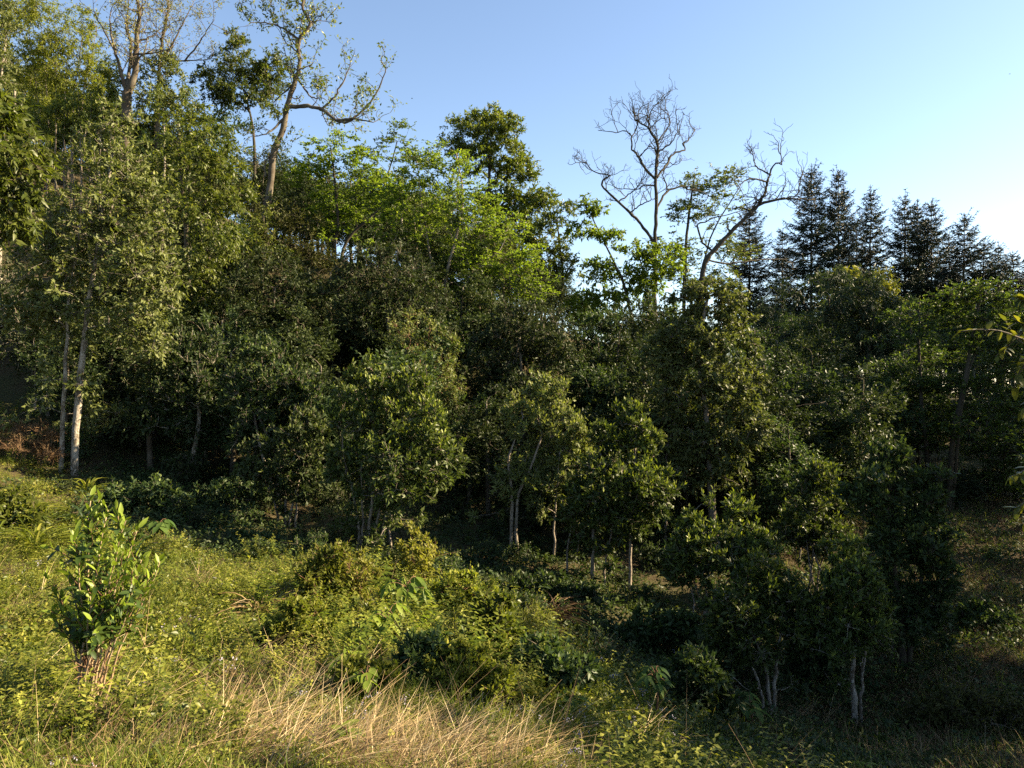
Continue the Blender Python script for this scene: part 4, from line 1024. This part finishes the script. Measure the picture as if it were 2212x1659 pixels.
palmate('yellow-green palmate seedling at the right end of the thicket', 985, 1390, 45, M['palm'], 3, 5, .18, .05, 305, .10, hang=.3)
palmate('large-leaved weed in the middle of the sunlit thicket', 745, 1440, 45, M['palm'], 4, 4, .15, .085, 306, .13, hang=.1)
palmate('broad-leaved vine tips glowing in the thicket, left of the dark bush', 700, 1375, 40, M['palm'], 6, 3, .12, .10, 307, .22, hang=.2)
palmate('tall weed with paired broad leaves in front of the dark round bush', 790, 1455, 80, M['palm'], 5, 3, .14, .08, 308, .10, hang=.25)
palmate('broad-leaved yellow seedling among the dry straw', 745, 1580, 45, M['palm'], 3, 3, .13, .07, 309, .05, hang=-.3)
palmate('bright seedling at the bottom edge right of the straw', 1000, 1625, 30, M['palm'], 3, 5, .09, .045, 310, .04, hang=.1)
palmate('bright seedling at the bottom edge below the sprawling tea tree', 1870, 1650, 35, M['palm'], 3, 5, .14, .05, 311, .06, hang=.1)
palmate('broad dark leaves beside the sprawling tea tree stems', 1620, 1520, 55, M['palmdark'], 5, 4, .24, .10, 312, .18, hang=.1)
palmate('shaded broad-leaved plant right of the sunlit bush end', 1130, 1385, 40, M['palmdark'], 5, 4, .15, .09, 313, .16, hang=.2)
palmate('shaded palmate seedling behind the lone tea bush', 345, 1130, 50, M['palmdark'], 4, 6, .30, .10, 314, .18, hang=.4)

# ---- strap-leaved clumps (each blade a part)
def strap_clump(label, u, d, n, L, W, seed, mat):
    rng = np.random.default_rng(seed)
    x = (u - 1106) / F * d; base = np.array([x, d, gz(x, d)])
    root = obj('strap_leaved_plant', None, loc=base, label=label, cat='plant')
    for i in range(n):
        a = rng.uniform(0, 6.28); h = np.array([math.cos(a), math.sin(a), 0.]); e = rng.uniform(.55, 1.3)
        ln = L * rng.uniform(.6, 1.1); t = np.linspace(0, 1, 7)
        c = h[None] * (ln * np.cos(e) * t + ln * .35 * t ** 2)[:, None] + np.array([0, 0, 1.])[None] * (ln * np.sin(e) * t - ln * .55 * t ** 2.2)[:, None] + rng.normal(0, .05, 3)
        side = np.cross(h, [0, 0, 1.]); w = W * np.array([.4, .8, 1, 1, .8, .5, .02]) / 2
        V = np.stack([c + side * w[:, None] + [0, 0, .01], c, c - side * w[:, None] + [0, 0, .01]], 1).reshape(-1, 3)
        Fc = []
        for k in range(6): q = 3 * k; Fc += [(q, q + 1, q + 4, q + 3), (q + 1, q + 2, q + 5, q + 4)]
        r = rng.uniform()
        obj('blade', mesh_from('blade', V, np.array(Fc), mat, {'rnd': np.full(12, r), 'young': np.full(12, .7 * (rng.uniform() < .15))}, smooth=True), root)
strap_clump('clump of arching strap leaves at the left edge above the meadow', 25, 13.0, 46, 1.1, .055, 321, M['herb'])
strap_clump('sunlit strap-leaved clump right of the left-edge clump', 75, 12.0, 40, .9, .050, 322, M['herb'])
strap_clump('strap-leaved clump at the foot of the white trunks', 185, 16.5, 34, .8, .05, 323, M['herb'])
strap_clump('shaded strap-leaved clump behind the lone tea bush', 300, 12.0, 40, .8, .045, 324, M['shade'])
strap_clump('shaded strap-leaved clump below the white trunks', 170, 14.0, 40, .9, .05, 325, M['shade'])
strap_clump('dry brown grass clump in the shade right of the thicket', 1190, 11.6, 60, .8, .018, 326, M['deadtwig'])
strap_clump('dry grass clump left of the thicket under the reddish seed heads', 560, 9.0, 50, .7, .014, 327, M['straw'])

# ---- near branch hanging in at the right edge, part of a tree beside the camera
def near_branch():
    rng = np.random.default_rng(500)
    base = np.array([5.2, 3.6, gz(5.2, 3.6)])
    root = obj('citrus_tree', None, loc=base, label='near tree beside the camera with leafy twigs hanging in at the right edge', cat='tree')
    tp = resample([[0, 0, -.1], [.05, .05, 1.6], [-.1, 0, 3.2], [.1, .1, 5.0]], 12)
    v, q = tubes([(tp, np.linspace(.10, .035, 12), 8)]); obj('trunk', mesh_from('trunk', v, q, M['bark'], smooth=True), root)
    YL = [leaf_mesh('leaf', .082, .036, M['citrus'], .3 * i, .12 * i, 70 + i, .2) for i in range(4)]
    twl = [([(2215, 735), (2160, 715), (2110, 712), (2075, 716)], 4.1), ([(2230, 640), (2212, 650), (2195, 640)], 4.0), ([(2225, 780), (2205, 800), (2190, 840)], 4.2), ([(2225, 700), (2180, 745), (2150, 770)], 4.3),
           ([(2225, 745), (2200, 735), (2170, 690)], 4.4), ([(2230, 680), (2215, 700), (2190, 690)], 4.2),
           ([(2235, 1000), (2205, 1020), (2180, 1030)], 4.6), ([(2235, 1050), (2215, 1080), (2195, 1105)], 4.6), ([(2235, 1110), (2220, 1130), (2205, 1125)], 4.6), ([(2235, 760), (2215, 770), (2205, 790)], 4.3), ([(2235, 850), (2222, 870), (2210, 890)], 4.3)]
    polys = []
    for pts, d in twl:
        P = [at(a, b, d) - base for a, b in pts]
        z0 = np.clip(P[0][2] - .5, 1.2, 4.5); i = np.argmin(abs(tp[:, 2] - z0))
        full = resample([tp[i], tp[i] * .45 + P[0] * .55 + [0, 0, .25], P[0]], 8)
        pv, pq = tubes([(full, np.linspace(.02, .006, 8), 5)]); br_o = obj('branch', mesh_from('branch', pv, pq, M['bark'], smooth=True), root)
        p = resample(P, 10); polys.append((p, np.linspace(.006, .002, 10), 4))
        n = 11
        for s in range(n):
            t = (s + .5) / n; x = t * 9; a = min(int(x), 8); q = p[a] + (p[a + 1] - p[a]) * (x - a); tg = nrm(p[a + 1] - p[a])
            dr = nrm(tg * .6 + rng.normal(0, .6, 3)); place_leaf(YL[rng.integers(4)], br_o, q, dr, (0, 0, 1), rng.uniform(.6, 1.1))
    v, q = tubes(polys); obj('twigs', mesh_from('twigs', v, q, M['bark']), root, kind='stuff')
    LB = [(np.array([.3, .2, 3.4]), (1.5, 1.5, .9)), (np.array([.5, .3, 4.6]), (1.3, 1.3, .8)), (np.array([.6, .2, 2.4]), (1.1, 1.2, .6))]
    C, R = lobe_points(rng, LB, 45)
    C[:, 0] = np.maximum(C[:, 0], -.9 + .25 * (C[:, 2] - 2))
    C = C[((C[:, 0] + base[0]) / np.maximum(C[:, 1] + base[1], .1) > .80)]; R = R[:len(C)]
    sp = dict(SPEC['tea']); V, Tt, r_, y_, twp = crown_leaves(rng, C, R * .7, np.array([.4, .2, 3.2]), sp, 3200)
    br = skeleton(rng, [(tp, np.linspace(.1, .035, 12))], C, .008)
    v, q = tubes([(b['pts'], b['rad'], 4) for b in br] + twp); obj('branches', mesh_from('branches', v, q, M['bark']), root, kind='stuff')
    obj('crown', mesh_from('crown', V, Tt, M['citrus'], {'rnd': r_, 'young': y_}), root, kind='stuff')
M['citrus'] = leaf_mat('citrus_leaf', (.035, .05, .012), (.09, .10, .02), (.26, .22, .03), rough=.35, trans=.45, vary=.1)
near_branch()

# ---- two far birds in the sky
def bird(u, v, d, span, label):
    p = at(u, v, d)
    root = obj('bird', None, loc=p, label=label, cat='bird')
    bv, bq = tubes([(np.array([[-.5, 0, 0], [-.3, 0, .02], [0, 0, .03], [.25, 0, .02], [.42, 0, .03], [.52, 0, .0]]) * span * .6, np.array([.01, .05, .08, .07, .05, .005]) * span, 6)])
    obj('body', mesh_from('body', bv, bq, M['darkbark'], smooth=True), root)
    for s in (-1, 1):
        V = np.array([[.12, 0, .03], [-.10, 0, .03], [.14, s * .25, .16], [-.10, s * .25, .15], [-.06, s * .5, .10], [-.10, s * .48, .095]]) * span
        obj('wing', mesh_from('wing', V, np.array([[0, 1, 3], [0, 3, 2], [2, 3, 5], [2, 5, 4]]), M['darkbark']), root)
bird(890, 213, 70, .28, 'tiny dark bird in the sky right of the crooked tree')
bird(2181, 160, 90, .30, 'tiny faint bird in the sky near the top right corner')

# ---- low shrubs on the shaded floor, copies of three kinds
def shrub_proto(spec, seed, nl, over):
    rng = np.random.default_rng(seed); sp = dict(SPEC[spec]); sp.update(over)
    LB = [(np.array([rng.normal(0, .25), rng.normal(0, .25), rng.uniform(.3, .6)]), (.5, .5, .34)) for _ in range(5)]
    C, R = lobe_points(rng, LB, 34)
    st = [(resample([[rng.normal(0, .05), rng.normal(0, .05), -.1], LB[i][0] * .5, LB[i][0]], 8), np.linspace(.014, .005, 8)) for i in range(4)]
    br = skeleton(rng, st, C, .004)
    V, Tt, r_, y_, twp = crown_leaves(rng, C, R, np.array([0, 0, .3]), sp, nl)
    v, q = tubes([(b['pts'], b['rad'], 4) for b in br] + twp)
    out = []
    for a, b in st:
        sv, sq = tubes([(a, b, 5)]); out.append(('stem', mesh_from('stem', sv, sq, M['bark'], smooth=True), None))
    return out + [('twigs', mesh_from('twigs', v, q, M['bark']), 'stuff'), ('crown', mesh_from('crown', V, Tt, M[sp['m']], {'rnd': r_, 'young': y_}), 'stuff')]
SP_ = [shrub_proto('shade', 801, 1500, dict(L=.11, W=.05)), shrub_proto('dark', 802, 1500, dict(L=.11, W=.045, tp=4)), shrub_proto('herb', 803, 1700, dict())]
urng = np.random.default_rng(88)
def zone2(x, y):
    u = 1106 + x / y * F
    return next(z for lim, z in [(230, 'near the white trunks'), (520, 'below the white leaning trunk'), (740, 'left of the six-stemmed tea tree'), (1000, 'round the six-stemmed tea tree'),
        (1200, 'round the two slender grey stems'), (1420, 'round the white mottled trunk'), (1640, 'below the tall glossy tree'), (99999, 'round the large dark tea tree')] if u < lim)
def low_shrub(x, y, k, s, nth):
    hs, hr = urng.uniform(.8, 1.25), urng.uniform(0, 6.28)
    if ('low_shrub', nth) in HIDDEN: return
    root = obj('low_shrub', None, loc=(x, y, gz(x, y)), cat='shrub', label=['leafy green low shrub on the grove floor ' + zone2(x, y), 'dark low shrub on the grove floor ' + zone2(x, y), 'sunlit small-leaved low shrub of the thicket ' + zone2(x, y)][k],
               group=['green low shrubs ', 'dark low shrubs ', 'sunlit low shrubs '][k] + zone2(x, y))
    root.scale = (s, s, s * hs); root.rotation_euler = (0, 0, hr)
    root['nth'] = nth
    for nm, me, kd in SP_[k]: obj(nm, me, root, kind=kd)
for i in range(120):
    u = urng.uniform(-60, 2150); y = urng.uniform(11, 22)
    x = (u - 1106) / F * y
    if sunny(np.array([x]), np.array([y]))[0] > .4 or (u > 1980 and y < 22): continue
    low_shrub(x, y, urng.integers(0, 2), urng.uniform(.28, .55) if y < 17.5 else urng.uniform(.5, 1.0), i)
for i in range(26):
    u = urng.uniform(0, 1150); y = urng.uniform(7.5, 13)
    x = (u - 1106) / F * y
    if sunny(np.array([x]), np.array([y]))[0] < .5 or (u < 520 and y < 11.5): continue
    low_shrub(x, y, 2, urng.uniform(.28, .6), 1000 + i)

# ------------------------------------------------------------------ ground cover: instanced tufts (nobody could count them)
PROTO = bpy.data.collections.new('tuft_kinds')       # not linked to the scene: only a source for the scatter
def proto(name, V, T_, mat, at_):
    o = bpy.data.objects.new(name, mesh_from(name, V, T_, mat, at_)); PROTO.objects.link(o); return o

def herb_tuft(seed, n, L, W, h, rad, mat, young=.2, tp=4):
    rng = np.random.default_rng(seed)
    a = rng.uniform(0, 6.28, n); r = rad * np.sqrt(rng.uniform(0, 1, n))
    P = np.stack([r * np.cos(a), r * np.sin(a), h * rng.uniform(.1, 1, n) * (1 - .5 * (r / rad) ** 2)], -1)
    D = np.stack([np.cos(a), np.sin(a), rng.uniform(-.2, .7, n)], -1) + rng.normal(0, .5, (n, 3))
    s = rng.uniform(.6, 1.25, n)
    V, T_, k = leaves(P, D, L * s, W * s, rng, tp, .2, .8)
    return V, T_, {'rnd': np.repeat(rng.uniform(0, 1, n), k), 'young': np.repeat((rng.uniform(0, 1, n) < young) * rng.uniform(.3, 1, n), k)}

def blades(seed, n, h, w, rad, mat, lean=.35, dirx=None, segs=3, young=.1):
    rng = np.random.default_rng(seed)
    V, Tt, R, Y = [], [], [], []
    for i in range(n):
        a = rng.uniform(0, 6.28); b = rng.uniform(0, 6.28); r = rad * math.sqrt(rng.uniform())
        o = np.array([r * math.cos(a), r * math.sin(a), -.02])
        hd = np.array([math.cos(b), math.sin(b), 0]) if dirx is None else nrm(np.array([math.cos(dirx), math.sin(dirx), 0]) + rng.normal(0, .35, 3) * [1, 1, 0])
        l = h * rng.uniform(.5, 1.15); le = lean * rng.uniform(.4, 1.6)
        t = np.linspace(0, 1, segs + 1)[:, None]
        c = o + np.array([0, 0, 1]) * l * (t * math.cos(min(le, 1.5)) - .22 * le * t ** 2) + hd * l * (t * math.sin(min(le, 1.5)) + .25 * le * t ** 2)
        sd = nrm(np.cross(hd, [0, 0, 1.]) + rng.normal(0, .3, 3))
        ww = w * rng.uniform(.6, 1.2) * np.linspace(1, .25, segs + 1)[:, None] / 2
        n0 = len(V) * (segs + 1) * 2
        V.append(np.stack([c + sd * ww, c - sd * ww], 1).reshape(-1, 3))
        for k in range(segs):
            q = n0 + 2 * k; Tt += [(q, q + 1, q + 3), (q, q + 3, q + 2)]
        R += [rng.uniform()] * segs * 2; Y += [rng.uniform(.3, 1) if rng.uniform() < young else 0] * segs * 2
    return np.concatenate(V), np.array(Tt), {'rnd': np.array(R), 'young': np.array(Y)}

def weed(seed, h, L, W, nst, mat):
    rng = np.random.default_rng(seed); V, T_, r_, y_, n0 = [], [], [], [], 0
    for s in range(nst):
        tip = np.array([rng.normal(0, .10), rng.normal(0, .10), h * rng.uniform(.6, 1.1)])
        n = 11; t = np.linspace(.15, 1, n)
        P = tip[None] * t[:, None]; P = np.repeat(P, 2, 0); a = np.repeat(np.arange(n) * 1.57, 2) + np.tile([0, math.pi], n) + rng.normal(0, .25, 2 * n)
        D = np.stack([np.cos(a), np.sin(a), rng.uniform(-.1, .5, 2 * n)], -1); sz = np.repeat(1.15 - .55 * t, 2) * rng.uniform(.8, 1.2, 2 * n)
        v, f, k = leaves(P, D, L * sz, W * sz, rng, 4, .25, .25)
        V.append(v); T_.append(f + n0); n0 += len(v); r_.append(np.repeat(rng.uniform(0, 1, 2 * n), k)); y_.append(np.repeat(np.repeat((t > .85) * .6, 2), k))
    return np.concatenate(V), np.concatenate(T_), {'rnd': np.concatenate(r_), 'young': np.concatenate(y_)}

def scatter(name, label, cat, kinds, P, rot, scl, idx):
    """one object of loose points; geometry nodes put a tuft on each"""
    me = bpy.data.meshes.new(name)
    me.vertices.add(len(P)); me.vertices.foreach_set('co', np.asarray(P, np.float32).ravel())
    for an, ty, val, key in (('rot', 'FLOAT_VECTOR', rot, 'vector'), ('scl', 'FLOAT', scl, 'value'), ('idx', 'INT', idx, 'value')):
        a = me.attributes.new(an, ty, 'POINT'); a.data.foreach_set(key, np.asarray(val, np.int32 if ty == 'INT' else np.float32).ravel())
    o = obj(name, me, kind='stuff', label=label, cat=cat)
    c = bpy.data.collections.new(name + '_kinds')
    for i, k in enumerate(kinds):
        k.name = '%02d_%s' % (i, name); c.objects.link(k)
    g = bpy.data.node_groups.new(name, 'GeometryNodeTree')
    g.interface.new_socket('Geometry', in_out='INPUT', socket_type='NodeSocketGeometry')
    g.interface.new_socket('Geometry', in_out='OUTPUT', socket_type='NodeSocketGeometry')
    N, Lk = g.nodes, g.links
    gi, go = N.new('NodeGroupInput'), N.new('NodeGroupOutput')
    ci = N.new('GeometryNodeCollectionInfo'); ci.inputs[0].default_value = c
    ci.inputs['Separate Children'].default_value = True; ci.inputs['Reset Children'].default_value = True
    ip = N.new('GeometryNodeInstanceOnPoints'); ip.inputs['Pick Instance'].default_value = True
    def na(nm, ty):
        n = N.new('GeometryNodeInputNamedAttribute'); n.data_type = ty; n.inputs[0].default_value = nm; return n.outputs[0]
    er = N.new('FunctionNodeEulerToRotation')
    Lk.new(na('rot', 'FLOAT_VECTOR'), er.inputs[0]); Lk.new(er.outputs[0], ip.inputs['Rotation'])
    Lk.new(na('scl', 'FLOAT'), ip.inputs['Scale']); Lk.new(na('idx', 'INT'), ip.inputs['Instance Index'])
    Lk.new(gi.outputs[0], ip.inputs['Points']); Lk.new(ci.outputs[0], ip.inputs['Instance'])
    Lk.new(ip.outputs[0], go.inputs[0])
    md = o.modifiers.new('tufts', 'NODES'); md.node_group = g
    return o

def make(name, label, kinds, x, y, s, tilt=.25, fixed_rot=None, patch=0):
    n = len(x)
    P = np.stack([x, y, ground(x, y)], -1)
    rz = grng.uniform(0, 6.28, n) if fixed_rot is None else fixed_rot + grng.normal(0, .55, n)
    rot = np.stack([grng.normal(0, tilt, n), grng.normal(0, tilt, n), rz], -1)
    scatter(name, label, 'ground cover', kinds, P, rot, s, grng.integers(0, len(kinds), n) if not patch else np.clip(((noise2(x, y, patch, 1.5) - .5) * 1.7 + .5 + grng.normal(0, .16, n)) * len(kinds), 0, len(kinds) - 1).astype(int))

def K(name, data, mat):
    return proto(name, data[0], data[1], M[mat], data[2])
TBX = (190 - 1106) / F * 5.5
def near_bush(x, y): return (abs(x - TBX - .05) < .42) & (y > 4.7) & (y < 5.7)
# low leafy carpet
x, y = field(40000, 3.3, 20, 1.25)
st, su = straw_amount(x, y), sunny(x, y)
keep = (grng.uniform(0, 1, len(x)) < np.clip(su * (1.05 - .75 * st) * np.clip(.35 + 1.5 * noise2(x, y, 3.1, 6.), 0, 1), 0, 1)) & ~(near_bush(x, y) & (grng.uniform(0, 1, len(x)) < .8))
x, y = x[keep], y[keep]
make('ground_cover', 'carpet of small sunlit green weeds covering the meadow',
     [K('h%d' % i, herb_tuft(600 + i, [40, 60, 34, 50, 26, 44][i], [.038, .028, .045, .034, .052, .036][i], [.022, .011, .024, .018, .026, .014][i], [.14, .10, .17, .12, .20, .15][i], .17, None, .2), ['bright', 'herb', 'herb', 'yellow', 'bright', 'herb'][i]) for i in range(6)], x, y, grng.uniform(.55, 1.25, len(x)) * (.75 + .6 * noise2(x, y, 1.3)) * np.clip(y / 7.5, .58, 1.), patch=1.7)
# forest floor and gully cover; its darker leaves carry the shade in their colour
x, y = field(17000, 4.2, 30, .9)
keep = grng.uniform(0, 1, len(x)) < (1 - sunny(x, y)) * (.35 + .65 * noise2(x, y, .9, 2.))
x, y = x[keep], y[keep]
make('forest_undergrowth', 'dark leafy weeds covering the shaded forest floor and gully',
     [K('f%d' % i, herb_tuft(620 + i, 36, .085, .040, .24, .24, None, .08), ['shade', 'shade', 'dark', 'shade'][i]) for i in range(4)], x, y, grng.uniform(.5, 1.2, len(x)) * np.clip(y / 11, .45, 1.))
# upright leafy weeds
x, y = field(3600, 4.5, 22, .95)
keep = grng.uniform(0, 1, len(x)) < sunny(x, y) * (1.0 - .9 * straw_amount(x, y)) * (noise2(x, y, 1.1, 4.) ** 1.5)
x, y = x[keep], y[keep]
make('upright_weeds', 'knee-high leafy weeds standing in the sunlit meadow',
     [K('w%d' % i, weed(640 + i, .42, .075, .034, 4, None), ['herb', 'bright', 'herb'][i]) for i in range(3)], x, y, grng.uniform(.5, 1.15, len(x)))
# taller tangle that joins the bushes of the thicket into one mound
x, y = field(5200, 6.2, 13.5, .9, 480, 1250)
cx = [(at(880, 1400, 9.0), 1.25, 2.1), (at(720, 1330, 9.6), .9, 1.3), (at(1040, 1420, 8.6), .75, 1.5), (at(980, 1480, 7.3), .8, .8)]
am = np.max([np.exp(-((x - c[0]) / a) ** 2 - ((y - c[1]) / b) ** 2) for c, a, b in cx], axis=0)
keep = grng.uniform(0, 1, len(x)) < am ** 1.2 * .34
x, y = x[keep], y[keep]
make('thicket_weeds', 'tangle of waist-high leafy weeds between the bushes of the thicket',
     [K('t%d' % i, weed(650 + i, [.62, .5, .75, .55][i], [.10, .075, .12, .06][i], [.045, .032, .06, .026][i], [4, 6, 3, 7][i], None), ['bright', 'herb', 'spring', 'yellow'][i]) for i in range(4)], x, y, grng.uniform(.45, 1.0, len(x)))
# broad-leaved weeds here and there
x, y = field(900, 4.0, 14, .9)
keep = (grng.uniform(0, 1, len(x)) < .55 * noise2(x, y, 1.4, 8.)) & ~near_bush(x, y)
x, y = x[keep], y[keep]
make('broad_weeds', 'scattered broad-leaved weeds among the meadow plants',
     [K('q%d' % i, herb_tuft(670 + i, 9, .085, .046, .20, .09, None, .3, 8), ['herb', 'bright', 'herb'][i]) for i in range(3)], x, y, grng.uniform(.5, 1.1, len(x)))
# green grass
x, y = field(9000, 3.4, 22, 1.0)
keep = grng.uniform(0, 1, len(x)) < np.clip(.25 + sunny(x, y) * .6, 0, 1) * noise2(x, y, 1.6, 1.)
x, y = x[keep], y[keep]
make('grass', 'tufts of green grass blades among the meadow weeds',
     [K('g%d' % i, blades(660 + i, 22, .26, .007, .10, None, .4), 'grass') for i in range(3)], x, y, grng.uniform(.5, 1.2, len(x)))
# straw: lodged stalks, and a matted layer of broken ones
x, y = field(15000, 3.3, 12, 1.1)
keep = grng.uniform(0, 1, len(x)) < .8 * straw_amount(x, y) ** 1.6
x, y = x[keep], y[keep]
make('dry_straw', 'matted pale dry straw lying over the front of the meadow',
     [K('s%d' % i, blades(680 + i, 18, .46, .0056, .16, None, 1.36, dirx=.5, segs=4, young=.3), 'straw') for i in range(4)], x, y, grng.uniform(.45, 1.25, len(x)), fixed_rot=.1)
x, y = field(9000, 3.3, 14, 1.0)
keep = grng.uniform(0, 1, len(x)) < np.clip(straw_amount(x, y) ** .8 + .22 * sunny(x, y) * noise2(x, y, 2.4, 9.), 0, 1)
x, y = x[keep], y[keep]
make('dry_litter', 'broken brown stems and dead leaves between the straw',
     [K('d%d' % i, blades(700 + i, 20, .22, .006, .16, None, 1.2, segs=2), 'deadtwig') for i in range(3)], x, y, grng.uniform(.5, 1.2, len(x)), tilt=.5)
# tall single dry stalks
x, y = field(700, 3.6, 14, .9)
keep = (grng.uniform(0, 1, len(x)) < .25 + .5 * straw_amount(x, y)) & (sunny(x, y) > .15)
x, y = x[keep], y[keep]
make('dry_stalks', 'tall thin dry stalks sticking out of the meadow',
     [K('k%d' % i, blades(720 + i, 3, .75, .005, .05, None, .45, segs=5), ['straw', 'deadtwig'][i % 2]) for i in range(4)], x, y, grng.uniform(.5, 1.15, len(x)))
# pale flower heads
def flower(seed):
    rng = np.random.default_rng(seed); n = 26
    c = np.repeat(np.array([[rng.normal(0, .08), rng.normal(0, .08), rng.uniform(.16, .26)] for _ in range(4)]), 7, 0)[:n]
    V, T_, k = leaves(c + rng.normal(0, .012, (n, 3)), rand_dirs(rng, n) + [0, 0, .6], .016, .010, rng, 2, .0)
    return V, T_, {'rnd': np.repeat(rng.uniform(0, 1, n), k), 'young': np.zeros(n * k)}
x, y = field(260, 3.6, 12, .9, 0, 1500)
keep = grng.uniform(0, 1, len(x)) < noise2(x, y, 1.9, 3.) ** 2 * .7
x, y = x[keep], y[keep]
make('pale_flowers', 'tiny pale lilac flower heads dotted over the meadow', [K('p%d' % i, flower(740 + i), 'petal') for i in range(3)], x, y, grng.uniform(.7, 1.2, len(x)))
# dry grass on the shaded right bank
x, y = field(6500, 6, 26, .8, 1500, 2320)
keep = grng.uniform(0, 1, len(x)) < (1 - sunny(x, y)) * np.clip((x - 4.0) / 2, .1, 1) * (.4 + .6 * noise2(x, y, 1.0, 5.))
x, y = x[keep], y[keep]
make('bank_grass', 'brownish half-dry grass on the shaded bank at the right',
     [K('b%d' % i, blades(760 + i, 26, .32, .009, .14, None, .7), ['grass', 'deadtwig', 'deadtwig'][i]) for i in range(3)], x, y, grng.uniform(.5, 1.2, len(x)))
